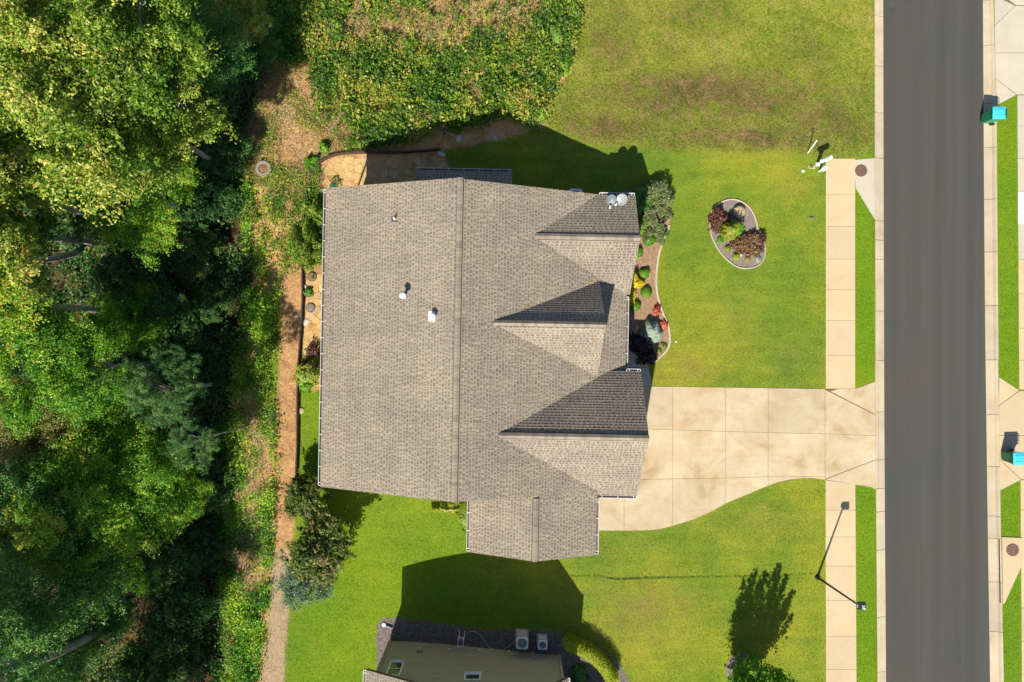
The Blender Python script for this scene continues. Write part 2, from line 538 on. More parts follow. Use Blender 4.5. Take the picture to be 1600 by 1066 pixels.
M['shade'] = leaf_mat('shade_leaf', [(0, (.016, .065, .014)), (.5, (.045, .145, .026)), (.85, (.11, .23, .04)), (1, (.24, .19, .05))], .3)
M['oak'] = leaf_mat('oak_leaf', [(0, (.035, .12, .008)), (.35, (.11, .24, .012)), (.62, (.30, .42, .03)), (.85, (.66, .64, .16)), (1, (.62, .40, .10))], .35)
M['maple'] = leaf_mat('maple_leaf', [(0, (.035, .15, .008)), (.42, (.10, .30, .012)), (.72, (.26, .48, .025)), (.93, (.52, .58, .05)), (1, (.58, .34, .06))], .4)
M['dark_tree'] = leaf_mat('dark_leaf', [(0, (.022, .10, .022)), (.5, (.06, .21, .036)), (.8, (.15, .33, .05)), (1, (.36, .42, .07))], .34)
M['pine'] = leaf_mat('pine_needle', [(0, (.02, .09, .025)), (.6, (.06, .19, .045)), (1, (.27, .40, .10))], .25)
M['bluegreen'] = leaf_mat('bluegreen_leaf', [(0, (.05, .11, .06)), (.5, (.12, .21, .12)), (1, (.27, .38, .22))], .2)
M['garden'] = leaf_mat('garden_leaf', [(0, (.025, .06, .012)), (.45, (.07, .13, .02)), (.75, (.16, .22, .03)), (.9, (.34, .32, .06)), (1, (.20, .10, .09))], .3)
M['olive'] = leaf_mat('olive_leaf', [(0, (.06, .11, .016)), (.45, (.15, .20, .03)), (.75, (.29, .28, .05)), (.93, (.38, .24, .10)), (1, (.36, .15, .10))], .3)
M['weed'] = leaf_mat('weed_leaf', [(0, (.030, .10, .012)), (.35, (.095, .22, .018)), (.62, (.22, .34, .025)), (.82, (.40, .43, .04)), (.93, (.52, .44, .09)), (1, (.46, .28, .12))], .35)
M['vine'] = leaf_mat('vine_leaf', [(0, (.03, .14, .012)), (.35, (.11, .32, .016)), (.7, (.28, .52, .03)), (1, (.55, .62, .07))], .4)
M['dry'] = leaf_mat('dry_stalk', [(0, (.26, .15, .07)), (.5, (.48, .33, .17)), (1, (.66, .53, .34))], .2)
M['box'] = leaf_mat('boxwood_leaf', [(0, (.05, .17, .008)), (.5, (.14, .32, .012)), (1, (.26, .44, .03))], .35)
M['yellow'] = leaf_mat('golden_leaf', [(0, (.42, .33, .008)), (.5, (.72, .58, .012)), (1, (.85, .72, .03))], .3)
M['lime'] = leaf_mat('lime_leaf', [(0, (.14, .20, .010)), (.5, (.28, .33, .014)), (1, (.45, .45, .03))], .3)
M['hedge'] = leaf_mat('hedge_leaf', [(0, (.22, .30, .012)), (.5, (.45, .50, .02)), (1, (.68, .66, .05))], .35)
M['mixed'] = leaf_mat('mottled_leaf', [(0, (.03, .05, .03)), (.3, (.10, .15, .05)), (.55, (.20, .30, .08)), (.75, (.24, .20, .14)), (1, (.44, .52, .18))], .25)
M['burgundy'] = leaf_mat('burgundy_leaf', [(0, (.045, .016, .018)), (.5, (.13, .045, .040)), (.8, (.24, .10, .06)), (1, (.34, .22, .08))], .2)
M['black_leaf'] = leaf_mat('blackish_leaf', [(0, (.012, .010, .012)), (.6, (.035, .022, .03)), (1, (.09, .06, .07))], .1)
M['russet'] = leaf_mat('russet_leaf', [(0, (.10, .06, .03)), (.5, (.24, .14, .07)), (.8, (.34, .21, .10)), (1, (.38, .33, .09))], .2)
M['red'] = leaf_mat('red_leaf', [(0, (.06, .03, .04)), (.35, (.22, .03, .03)), (.7, (.62, .07, .05)), (.9, (.62, .25, .10)), (1, (.72, .60, .40))], .25)
M['blue'] = leaf_mat('blue_needle', [(0, (.20, .27, .22)), (.5, (.36, .46, .37)), (1, (.52, .60, .50))], .15)
M['teal'] = leaf_mat('teal_leaf', [(0, (.04, .14, .11)), (1, (.09, .28, .2))], .15)
M['ivory'] = leaf_mat('white_petal', [(0, (.6, .6, .5)), (1, (.8, .8, .75))], .15)

# ------------------------------------------------------------------ zones of the ground (in photograph pixels)
Z_MEADOW = [(905, -60), (1366, -60), (1366, 246), (1290, 247), (1240, 238), (1120, 236), (1010, 232), (915, 222), (850, 195), (868, 140), (893, 100), (899, 50)]
Z_WEEDS = [(480, -60), (900, -60), (902, 40), (895, 85), (868, 110), (862, 150), (855, 190), (845, 205), (795, 178), (740, 190), (640, 215), (590, 225), (545, 232), (520, 215), (500, 180), (487, 120), (478, 60)]
Z_CLAY = [(380, -60), (900, -60), (905, 30), (893, 110), (862, 150), (850, 200), (795, 215), (742, 222), (688, 236), (560, 240), (510, 250), (498, 262), (485, 300), (480, 430), (470, 432), (405, 440), (395, 330), (372, 262), (390, 180), (430, 110), (440, 60)]
Z_STRAW = [(478, 240), (520, 240), (508, 300), (506, 430), (472, 440), (474, 480), (470, 520), (467, 600), (466, 700), (462, 780), (456, 880), (452, 960), (446, 1020), (442, 1110), (405, 1110), (412, 1040), (420, 960), (428, 850), (430, 700), (434, 600), (440, 500), (436, 440), (440, 330), (455, 260)]
Z_PAT1 = [(497, 300), (500, 258), (515, 245), (535, 241), (640, 238), (692, 237), (700, 258), (716, 279), (725, 310)]
Z_PAT2 = [(474, 420), (520, 420), (520, 604), (489, 612), (470, 570)]
Z_PALE = [(400, 860), (470, 860), (460, 1110), (395, 1110)]
Z_LITTER = [(-400, -300), (440, -300), (432, 90), (400, 160), (378, 240), (372, 300), (388, 400), (395, 480), (372, 560), (350, 680), (345, 800), (350, 950), (345, 1300), (-400, 1300)]
Z_VINE = [(388, 260), (415, 258), (450, 268), (500, 300), (506, 330), (503, 395), (470, 420), (440, 440), (432, 480), (415, 560), (432, 640), (432, 720), (426, 860), (420, 960), (412, 1040), (404, 1110), (330, 1110), (352, 960), (345, 860), (352, 780), (342, 690), (362, 600), (372, 520), (392, 440), (385, 360)]
Z_NBED = [(592, 968), (625, 966), (700, 976), (760, 986), (800, 982), (850, 983), (890, 992), (935, 1010), (965, 1035), (985, 1066), (1000, 1120), (590, 1120), (592, 1075), (590, 1040), (586, 1000)]
Z_STRIPS = [[(1330, -60), (1368, -60), (1368, 245), (1345, 245)], [(1336, 290), (1370, 343), (1370, 610), (1334, 610)], [(1336, 752), (1372, 760), (1374, 1110), (1338, 1110)],
            [(1555, 150), (1592, 145), (1596, 612), (1556, 600)], [(1560, 750), (1600, 740), (1600, 845), (1560, 845)], [(1560, 880), (1605, 880), (1605, 1110), (1560, 1110)]]
Z_DEEP = [(470, 600), (520, 600), (520, 768), (735, 790), (735, 900), (900, 960), (700, 1000), (520, 1110), (446, 1110), (455, 900), (466, 720)]

ROAD_L, ROAD_R = [(0, 1381.5), (250, 1382), (600, 1383), (800, 1384), (1066, 1386)], [(0, 1537.8), (300, 1539.5), (533, 1541.5), (800, 1545), (1066, 1549)]
KERB_L = [(0, 1366), (250, 1366.5), (600, 1367.5), (800, 1368.5), (1066, 1370.5)]
KERB_R = [(0, 1552), (160, 1556), (533, 1559), (800, 1562.5), (1066, 1567.5)]
def lx(line, py):
    ys = [p[0] for p in line]; xs = [p[1] for p in line]
    if py < ys[0]: return xs[0] + (py - ys[0]) * (xs[1] - xs[0]) / (ys[1] - ys[0]) * .2
    if py > ys[-1]: return xs[-1] + (py - ys[-1]) * (xs[-1] - xs[-2]) / (ys[-1] - ys[-2]) * .5
    return float(np.interp(py, ys, xs))

def dry_patch(px, py):
    d = np.zeros_like(px)
    for cx, cy, rx, ry, w in ((1110, 150, 200, 46, 1.0), (950, 195, 90, 30, .9), (1290, 190, 70, 45, .8), (960, 60, 60, 70, .6), (1180, 215, 180, 22, .9), (1080, 30, 90, 40, .45), (1250, 90, 60, 60, .35), (1050, 75, 40, 50, .4), (1075, 575, 60, 30, .6), (1000, 955, 90, 55, .75), (1240, 560, 40, 40, .3), (1150, 520, 40, 70, .3), (1180, 820, 110, 25, .3), (980, 850, 70, 20, .35), (640, 830, 80, 40, .35), (490, 1010, 12, 30, .7), (1240, 290, 40, 20, .25)):
        d = np.maximum(d, w * np.exp(-(((px - cx) / rx) ** 2 + ((py - cy) / ry) ** 2)))
    return d

def build_ground():
    def axis(a, b, step, far):
        core = list(np.arange(a, b + 1e-6, step))
        lo = []; x = a; s = step
        while x > -far: s *= 1.35; x -= s; lo.append(x)
        hi = []; x = b; s = step
        while x < far: s *= 1.35; x += s; hi.append(x)
        return np.array(lo[::-1] + core + hi)
    X = axis(-31, 27.5, .14, 420); Yv = axis(-19, 19, .14, 420)
    nx, ny = len(X), len(Yv)
    gx, gy = np.meshgrid(X, Yv)
    gz = ground_base(gx, gy)
    px, py = to_px(gx, gy, gz)
    wob = (fbm(gx * .9, gy * .9, 3) - .5) * 16 + (fbm(gx * 3, gy * 3, 9) - .5) * 6
    def zone(poly, soft=3, w=1.0):
        return sstep(-soft, soft, poly_sd(px, py, poly) + wob * w)
    meadow = zone(Z_MEADOW, 5, .7)
    clay = np.maximum(np.maximum(zone(Z_CLAY, 3, .8), zone(Z_VINE, 3, .5)), np.maximum(zone(Z_PAT1, 2, .1), zone(Z_PAT2, 2, .1)))
    straw = zone(Z_STRAW, 2, .25)
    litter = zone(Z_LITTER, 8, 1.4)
    pale = zone(Z_PALE, 12, 1)
    mulch = zone(Z_NBED, 1.2, .15)
    strip = np.zeros_like(gx)
    for s in Z_STRIPS: strip = np.maximum(strip, zone(s, 3, 0))
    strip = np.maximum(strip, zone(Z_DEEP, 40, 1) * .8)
    # relief
    rough = .012 + .05 * np.maximum.reduce([clay, straw, litter]) 
    z = gz + (fbm(gx * 2.2, gy * 2.2, 21) - .5) * 2 * rough
    flat = sstep(18.0, 18.6, gx)
    rl = np.interp(py.ravel(), [0, 1066], [1369, 1373]).reshape(px.shape); rr = np.interp(py.ravel(), [0, 1066], [1551, 1562]).reshape(px.shape)
    z = np.where((px > rl) & (px < rr), -.32, z)
    V = np.stack([gx, gy, z], -1).reshape(-1, 3)
    idx = np.arange(nx * ny).reshape(ny, nx)
    Q = np.stack([idx[:-1, :-1], idx[:-1, 1:], idx[1:, 1:], idx[1:, :-1]], -1).reshape(-1, 4)
    me = bpy.data.meshes.new('ground')
    me.vertices.add(len(V)); me.vertices.foreach_set('co', V.astype(np.float32).ravel())
    me.loops.add(Q.size); me.loops.foreach_set('vertex_index', Q.astype(np.int32).ravel())
    me.polygons.add(len(Q)); me.polygons.foreach_set('loop_start', np.arange(0, Q.size, 4, dtype=np.int32))
    me.polygons.foreach_set('loop_total', np.full(len(Q), 4, np.int32))
    me.polygons.foreach_set('use_smooth', np.ones(len(Q), bool))
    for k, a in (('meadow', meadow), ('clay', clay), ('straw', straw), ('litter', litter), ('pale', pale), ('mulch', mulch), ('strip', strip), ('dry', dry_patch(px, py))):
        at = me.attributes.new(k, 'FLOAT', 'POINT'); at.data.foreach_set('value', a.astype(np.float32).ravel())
    me.update(calc_edges=True)
    o = mesh_obj('ground', me, None, M['ground']); tag(o, kind='structure')
build_ground()

# ------------------------------------------------------------------ road, kerbs, slabs
def sroot(name):
    o = link(bpy.data.objects.new(name, None)); o['kind'] = 'structure'; return o

def strip_poly(la, lb, y0, y1, z):
    n = max(1, int(abs(y1 - y0) / 60))
    ys = [y0 + (y1 - y0) * i / n for i in range(n + 1)]
    return [wp(la(y), y, z) for y in ys] + [wp(lb(y), y, z) for y in ys[::-1]]

road = MB()
rng_edge = random.Random(3)
L = []; R = []
for i in range(-40, 261):
    y = i * 5
    L.append(wp(lx(ROAD_L, y) - .3 + rng_edge.uniform(-.5, .5), y)); R.append(wp(lx(ROAD_R, y) + .3 + rng_edge.uniform(-.5, .5), y))
for i in range(len(L) - 1):
    road.add([(L[i][0], L[i][1], -.1), (L[i + 1][0], L[i + 1][1], -.1), (R[i + 1][0], R[i + 1][1], -.1), (R[i][0], R[i][1], -.1)], [(0, 1, 2, 3)])
far = 400
road.add([(L[0][0], L[0][1], -.1), (R[0][0], R[0][1], -.1), (R[0][0], far, -.1), (L[0][0], far, -.1)], [(0, 1, 2, 3)])
road.add([(L[-1][0], -far, -.1), (R[-1][0], -far, -.1), (R[-1][0], R[-1][1], -.1), (L[-1][0], L[-1][1], -.1)], [(0, 1, 2, 3)])
ro = road.build('road', M['asphalt']); tag(ro, kind='structure')
# the paving seam down the middle of the road, a slim raised bead
sm = MB()
pts = [(*wp(1461 + (y - 533) * .0065 + rng_edge.uniform(-.25, .25), y), -.099) for y in range(-200, 1300, 12)]
for a, b in zip(pts[:-1], pts[1:]):
    sm.add([(a[0] - .012, a[1], -.096), (b[0] - .012, b[1], -.096), (b[0] + .012, b[1], -.09), (a[0] + .012, a[1], -.09)], [(0, 1, 2, 3)])
sm.build('paving_seam', M['asphalt'], ro)

def kerb_run(side, y0, y1, joints, lowered=()):
    """kerb and gutter, poured in lengths"""
    root = sroot('kerb')
    ys = [y0] + [j for j in joints if y0 < j < y1] + [y1]
    for a, b in zip(ys[:-1], ys[1:]):
        low = any(a >= p - 3 and b <= q + 3 for p, q in lowered)
        g = .35
        n = max(1, int((b - a) / 20)); mb = MB()
        for i in range(n):
            ya = a + g * (i == 0) + (b - a) * i / n; yb = a + (b - a) * (i + 1) / n - g * (i == n - 1)
            rows = []
            for y in (ya, yb):
                if side < 0:
                    e, r = lx(KERB_L, y), lx(ROAD_L, y)
                    xs = [e, e + 4.2, e + 6.0, r]
                else:
                    e, r = lx(KERB_R, y), lx(ROAD_R, y)
                    xs = [e, e - 3.6, e - 5.4, r]
                zt = .014 if low else .045
                rows.append([(xs[0], zt - .0), (xs[1], zt), (xs[2], -.07), (xs[3], -.093)])
            P = []
            for (y, row) in zip((ya, yb), rows):
                for (x, z) in row: P.append((*wp(x, y), z))
                P.append((*wp(row[3][0], y), -.3)); P.append((*wp(row[0][0], y), -.3))
            k = 6
            Fc = [(j, j + 1, k + j + 1, k + j) for j in range(5)] + [(5, 0, k, k + 5)]
            if i == 0: Fc.append(tuple(range(6)))
            if i == n - 1: Fc.append(tuple(range(k, 2 * k)))
            mb.add(P, Fc)
        me = mb.mesh('kerb_length', M['kerb'])
        bm = bmesh.new(); bm.from_mesh(me); bmesh.ops.recalc_face_normals(bm, faces=bm.faces); bm.to_mesh(me); bm.free()
        mesh_obj('kerb_length', me, root)
    return root
kerb_run(-1, -200, 1270, [-150, -74, 24.5, 102.5, 176, 247, 345, 375, 405.5, 486, 563.5, 644, 719, 764, 800, 860, 965, 1051, 1130, 1200], [(563, 765)])
kerb_run(1, -200, 1270, [-150, -70, 0, 70, 161, 230, 311, 393.5, 477.5, 562.5, 648, 729.5, 807, 842, 910, 988, 1070, 1150, 1200], [(0, 165), (562, 765)])
for x0, x1, zz in ((lx(KERB_L, 0), lx(ROAD_L, 0), 1), (lx(ROAD_R, 0), lx(KERB_R, 0), 1)):
    pass

def slabs(rootname, piece, polys, m, z0=-.12, z1=.022, jitter=.002, bases=()):
    root = sroot(rootname)
    for bp_ in bases:
        mb = MB(); mb.prism([wp(*a) for a in bp_], -.1, .013); mb.build('sand_bed', M['joint'], root)
    rr = random.Random(len(polys))
    for p in polys:
        mm = m
        if isinstance(p, tuple): p, mm = p
        q = [wp(*a) for a in p]
        mb = MB(); mb.prism(q, z0, z1 + rr.uniform(-jitter, jitter))
        mb.build(piece, mm, root, bevel=0)
    return root

def quad(x0, x1, y0, y1, g=.26):
    """slab between two joints; x0, x1 are (top, bottom) pairs"""
    return [(x0[0] + g, y0 + g), (x1[0] - g, y0 + g), (x1[1] - g, y1 - g), (x0[1] + g, y1 - g)]

sw = []
js = [248, 304.6, 354, 405, 453, 501, 556, 607.5]
for a, b in zip(js[:-1], js[1:]): sw.append(quad((1290, 1290), (1336, 1336), a, b))
js = [752, 797, 839, 884.6, 938, 994, 1046, 1098, 1150, 1200]
for a, b in zip(js[:-1], js[1:]):
    f = lambda y: 1289.5 + (y - 750) * .002
    g = lambda y: 1336.3 + (y - 750) * .006
    p = quad((f(a), f(b)), (g(a), g(b)), a, b)
    if a == 752: p[0] = (1289.8, 750.4); p[1] = (1336, 757.0)
    sw.append(p)
rs = [(-200, -150), (-150, -100), (-100, -50), (-50, -2), (149, 197), (197, 248), (248, 300), (300, 351), (351, 405.5), (405.5, 459), (459, 513), (513, 563), (563, 609)]
f = lambda y: 1588 + y * .0068
for a, b in rs:
    p = quad((f(a), f(b)), (f(a) + 46, f(b) + 46), a, b)
    sw.append((p, M['white_slab']) if a == 300 else ((p, M['pale']) if a < 405 else p))
for a, b in [(750, 797), (797, 846), (846, 898), (898, 950), (950, 1002), (1002, 1054), (1054, 1106), (1106, 1160)]:
    sw.append(quad((f(a) + 1, f(b) + 1), (f(a) + 47, f(b) + 47), a, b))
slabs('sidewalk', 'sidewalk_slab', sw, M['walk'], bases=[[(1290.3, 248.3), (1335.7, 248.3), (1335.7, 607.2), (1290.3, 607.2)], [(1290, 752.5), (1336, 758), (1338.2, 1190), (1290.3, 1190)]])

# the driveway, cut along its joints
DR = [(925, 604), (1013, 604), (1290, 608), (1336, 607.5), (1348, 604), (1358, 600), (1366.8, 595.5), (1368.3, 765), (1362, 761.5), (1350, 759), (1336, 757), (1289, 749.5), (1270, 747), (1252, 747), (1232, 749.5), (1215, 753.5), (1198, 759.5), (1166, 773), (1134, 786.5), (1110, 800), (1085, 811), (1054, 820.5), (1034, 826), (1015, 828.5), (990, 829), (925, 829)]
def gline(pts, v):
    xs = [p[0] for p in pts]; ys = [p[1] for p in pts]
    return float(np.interp(v, xs, ys))
H1 = [(900, 667), (1014, 670.5), (1131, 674), (1197, 676), (1288, 678), (1372, 681)]
H2 = [(900, 751), (1004, 749), (1131, 747), (1198, 745), (1290, 745)]
V = [925, 975, 1051, 1133, 1200, 1289]
cells = []
g = .28
for a, b in zip(V[:-1], V[1:]):
    rows = [(lambda x: 600, lambda x: gline(H1, x) - g), (lambda x: gline(H1, x) + g, lambda x: gline(H2, x) - g), (lambda x: gline(H2, x) + g, lambda x: 840)]
    for t0, t1 in rows:
        cells.append([(a + g, t0(a)), (b - g, t0(b)), (b - g, t1(b)), (a + g, t1(a))])
# last column by the sidewalk and the apron with its slanting joints
cells.append([(1289 + g, 609.5), (1289 + g, gline(H1, 1289) - g), (1369, gline(H1, 1369) - g), (1369, 649.5)])
cells.append([(1290 + g, 608), (1369, 648), (1369, 590), (1336, 600), (1290, 604)])
cells.append([(1289 + g, gline(H1, 1289) + g), (1369, gline(H1, 1369) + g), (1369, 717.5), (1289 + g, 748)])
cells.append([(1290 + g, 749), (1369, 718.6), (1370, 768), (1340, 768), (1289, 755)])
dp = []
for i, c_ in enumerate(cells):
    p = clip_convex(DR, c_)
    # drop doubled points left by the cutting
    q = []
    for a in p:
        if not q or abs(a[0] - q[-1][0]) + abs(a[1] - q[-1][1]) > .05: q.append(a)
    if area(q) > 20: dp.append(q)
slabs('driveway', 'driveway_slab', dp, M['slab'], bases=[[(930, 605), (1288, 608.6), (1288, 748.8), (1252, 746.6), (1200, 757.5), (1134, 785), (1085, 810), (1034, 825), (990, 828), (930, 828)], [(1289, 608.5), (1336, 608), (1366, 597), (1367.5, 763.5), (1336, 756), (1289, 749)]])
# driveways, inlet tops across the road
slabs('neighbour_driveway', 'driveway_slab', [
    [(1553.4, -150), (1610, -150), (1640, -150), (1640, 8), (1587.5, 8.5), (1560, -12), (1553.4, -12)],
    [(1553.6, -4), (1558.5, -3.5), (1585.8, 9.6), (1554, 40)],
    [(1554, 41), (1586.5, 9.8), (1640, 9.8), (1640, 82.4), (1554.3, 82.8)],
    [(1554.4, 83.6), (1640, 83.2), (1640, 147.8), (1588.5, 147.8), (1555.3, 123)],
    [(1555.5, 124.2), (1587.3, 148.4), (1563, 161.5), (1557, 165)],
], M['pale'], bases=[[(1553, -150), (1639, -150), (1639, 147), (1588, 147), (1562, 161), (1555, 163)]])
slabs('opposite_driveway', 'driveway_slab', [
    [(1561, 590), (1592, 610), (1560.5, 633.4)],
    [(1560.6, 634.5), (1592.8, 611), (1640, 611), (1640, 681), (1560.8, 680)],
    [(1560.9, 680.8), (1640, 681.8), (1640, 749), (1595.5, 749), (1561.6, 717)],
    [(1561.7, 718.2), (1594.6, 749.6), (1562.6, 766)],
], M['walk'], bases=[[(1560, 592), (1592, 611), (1639, 611), (1639, 748), (1595, 748), (1561, 765)]])
inl = slabs('inlet_apron', 'inlet_slab', [[(1331.5, 250.5), (1366.5, 247.5), (1367, 343.5), (1336.6, 293), (1336.4, 282), (1331.5, 282)]], M['pale'])
inl2 = slabs('inlet_apron', 'inlet_slab', [[(1565, 839), (1597, 840.5), (1597, 880), (1568.5, 943), (1566, 943)]], M['walk'], z1=.05)
mb = MB()
for a, b in ((842, 880), (880, 910), (910, 942)):
    xa, ya = wp(lx(KERB_R, a) - 3.2, a); xb, yb = wp(lx(KERB_R, b) - 3.4, b)
    mb.add([(xa - .03, ya, .05), (xa + .03, ya, .05), (xb + .03, yb, .05), (xb - .03, yb, .05)], [(0, 1, 2, 3)])
mb.build('inlet_slot', M['black'], inl2)

def manhole(px, py, r, label, z):
    x, y = wp(px, py)
    t_ = thing('manhole_cover', label, 'manhole cover', (x, y, z))
    mb = MB(); mb.lathe((0, 0, 0), [(r * 1.08, 0), (r * 1.08, .012), (r * .98, .014), (r * .97, .006)], 32)
    mb.build('rim', M['iron'], t_)
    mb = MB(); mb.lathe((0, 0, 0), [(r * .95, .0), (r * .95, .018), (r * .8, .022), (r * .78, .016), (r * .45, .016), (r * .43, .022), (r * .1, .022)], 32)
    for k in range(12):
        a = k * math.pi / 6
        mb.box((r * .62 * math.cos(a), r * .62 * math.sin(a), .02), (.1, .025, .012), a)
    mb.build('lid', M['iron'], t_)
manhole(1345, 267, .30, 'round rusty cast iron cover in the concrete apron beside the white mailbox', .024)
manhole(1581, 859, .31, 'round red-brown iron cover in the tapered concrete slab across the road', .052)

# walkway in the shade of the garage
slabs('front_walk', 'walk_slab', [[(975, 540), (997, 549), (1008, 562), (1012.5, 574), (981, 574)], [(975, 575), (1013, 575), (1016.5, 588), (1017.5, 603), (975, 603)]], M['pale'])

# ------------------------------------------------------------------ the house
HR = math.radians(-1.1)
HM = Matrix.Rotation(HR, 4, 'Z')
house = thing('house', 'large tan house with weathered shingle roof, three front gables and a side wing', 'house', (0, 0, 0), HR)
ZR, PM = 5.6, .387
RX = -2.46
def zmain(x): return ZR - PM * (x - RX) if x > RX else ZR + PM * (x - RX)
planes = []   # (list of 3-D corners, down-slope direction)
EL = -9.18
planes.append(([(RX, -7.28, ZR), (RX, 7.28, ZR), (EL, 7.28, zmain(EL)), (EL, -7.28, zmain(EL))], (-1, 0)))
planes.append(([(RX, 7.24, ZR), (RX, -7.28, ZR), (4.6, -7.28, zmain(4.6)), (4.6, 7.2, zmain(4.6))], (1, 0)))
planes.append(([(4.6, 3.3, zmain(4.6)), (4.6, -1.9, zmain(4.6)), (5.62, -1.9, zmain(5.62)), (5.62, 2.45, zmain(5.62))], (1, 0)))
# first gable, by the dishes
g1y, g1z, g1x = 4.93, 4.30, 5.9
planes.append(([(.90, g1y, g1z), (g1x, g1y, g1z), (g1x - .05, 7.17, 3.1), (4.0, 7.17, 3.11)], (0, 1)))
planes.append(([(.90, g1y, g1z), (4.2, 3.14, 3.03), (5.62, 2.42, 2.50), (5.78, 2.42, 2.50), (g1x, g1y, g1z)], (0, -1)))
# middle gable
g2y, g2z, g2x = .82, 5.03, 4.30
planes.append(([(-.97, g2y, g2z), (g2x, g2y, g2z), (4.20, 2.98, 3.03)], (0, 1)))
planes.append(([(-.97, g2y, g2z), (4.20, -1.63, 3.03), (g2x, g2y, g2z)], (0, -1)))
# garage gable
g3y, g3z, g3x = -4.34, 4.88, 6.38
planes.append(([(-.6, g3y, g3z), (g3x, g3y, g3z), (g3x - .03, -1.38, 2.8), (4.77, -1.38, 2.81)], (0, 1)))
planes.append(([(-.6, g3y, g3z), (4.25, -7.17, 3.005), (g3x - .11, -7.17, 3.005), (g3x, g3y, g3z)], (0, -1)))
planes.append(([(4.28, -7.17, 3.005), (4.28, -7.48, 2.80), (g3x - .12, -7.48, 2.80), (g3x - .11, -7.17, 3.005)], (0, -1)))
# wing at the south
wx, wz = 1.27, 4.157
planes.append(([(wx, -7.28, wz), (wx, -10.34, wz), (4.27, -10.34, zmain(4.27)), (4.27, -7.28, zmain(4.27))], (1, 0)))
planes.append(([(wx, -10.34, wz), (wx, -7.28, wz), (-1.9, -7.28, wz - .387 * 3.17), (-1.9, -10.34, wz - .387 * 3.17)], (-1, 0)))
# low roof of the bay on the north side
planes.append(([(-4.9, 6.9, 3.25), (-.15, 6.9, 3.25), (-.15, 8.3, 2.72), (-4.9, 8.3, 2.72)], (0, 1)))

def plane_basis(pts, down):
    P = [Vector(p) for p in pts]
    n = Vector((0, 0, 0))
    for i in range(len(P)):
        a, b = P[i], P[(i + 1) % len(P)]
        n += a.cross(b)
    n.normalize()
    if n.z < 0: n = -n
    d = Vector((down[0], down[1], 0)); d = (d - n * d.dot(n)).normalized()
    u = n.cross(d).normalized()
    return P[0], u, d, n

def shingle_faces(pts, down, out, tones, seed, expo=.150):
    O, u, d, n = plane_basis(pts, down)
    poly = [((Vector(p) - O).dot(u), (Vector(p) - O).dot(d)) for p in pts]
    rr = random.Random(seed)
    us = [p[0] for p in poly]; vs = [p[1] for p in poly]
    v1 = max(vs)
    k = 0
    while v1 > min(vs):
        v0 = v1 - expo
        vm = v1 - expo * .34
        course = rr.uniform(-.03, .03)
        x = min(us) - rr.uniform(0, .3)
        tab = rr.random() < .5
        def put(c, h0, tn, lip):
            if len(c) < 3 or area(c) < 1e-4: return
            top = [O + u * a + d * b + n * (.004 + h0 * (b - v0) / expo) for a, b in c]
            out.append((top, tn))
            if lip:
                low = [p for p in c if abs(p[1] - v1) < 1e-5]
                if len(low) >= 2:
                    a0, a1 = min(p[0] for p in low), max(p[0] for p in low)
                    out.append(([O + u * a0 + d * v1 + n * (.004 + h0), O + u * a1 + d * v1 + n * (.004 + h0), O + u * a1 + d * v1 - n * .004, O + u * a0 + d * v1 - n * .004], tn * .5))  # lip toned darker: the shadow line below each course is put into its colour
        while x < max(us):
            w = rr.choice((.05, .07, .10, .15)) if tab else rr.choice((.055, .075, .10, .15))
            if tab: put(clip_convex([(x, v0), (x + w, v0), (x + w, vm), (x, vm)], poly), .015, rr.uniform(.55, .9) + course, False)
            else: put(clip_convex([(x, v0), (x + w, v0), (x + w, vm), (x, vm)], poly), .006, rr.uniform(.0, .36) + course, False)
            x += w; tab = not tab
        x = min(us) - rr.uniform(0, .9)
        while x < max(us):
            w = rr.uniform(.5, 1.0)
            put(clip_convex([(x, vm), (x + w, vm), (x + w, v1), (x, v1)], poly), .016, rr.uniform(.55, .80) + course, True)
            x += w
        v1 = v0; k += 1

def roof_set(planes, parent, wall=None):
    deck = MB()
    for pts, dn in planes:
        O, u, d, n = plane_basis(pts, dn)
        P = [Vector(p) for p in pts]
        m_ = len(P)
        # top and underside
        V_ = [p - n * .003 for p in P] + [p - n * .15 for p in P]
        deck.add(V_, [tuple(range(m_)), tuple(range(m_, 2 * m_))[::-1]] + [(i, (i + 1) % m_, m_ + (i + 1) % m_, m_ + i) for i in range(m_)])
    me = deck.mesh('roof', M['deck'])
    bm = bmesh.new(); bm.from_mesh(me); bmesh.ops.recalc_face_normals(bm, faces=bm.faces); bm.to_mesh(me); bm.free()
    roof = mesh_obj('roof', me, parent)
    out = []
    for i, (pts, dn) in enumerate(planes): shingle_faces(pts, dn, out, None, 40 + i)
    mb = MB()
    for q, tn in out: mb.add(q, [tuple(range(len(q)))], min(1, max(0, tn)))
    me = mb.mesh('shingles', M['shingle'])
    bm = bmesh.new(); bm.from_mesh(me)
    bm.to_mesh(me); bm.free()
    s = mesh_obj('shingles', me, roof); s['kind'] = 'stuff'
    return roof
roof = roof_set(planes, house)

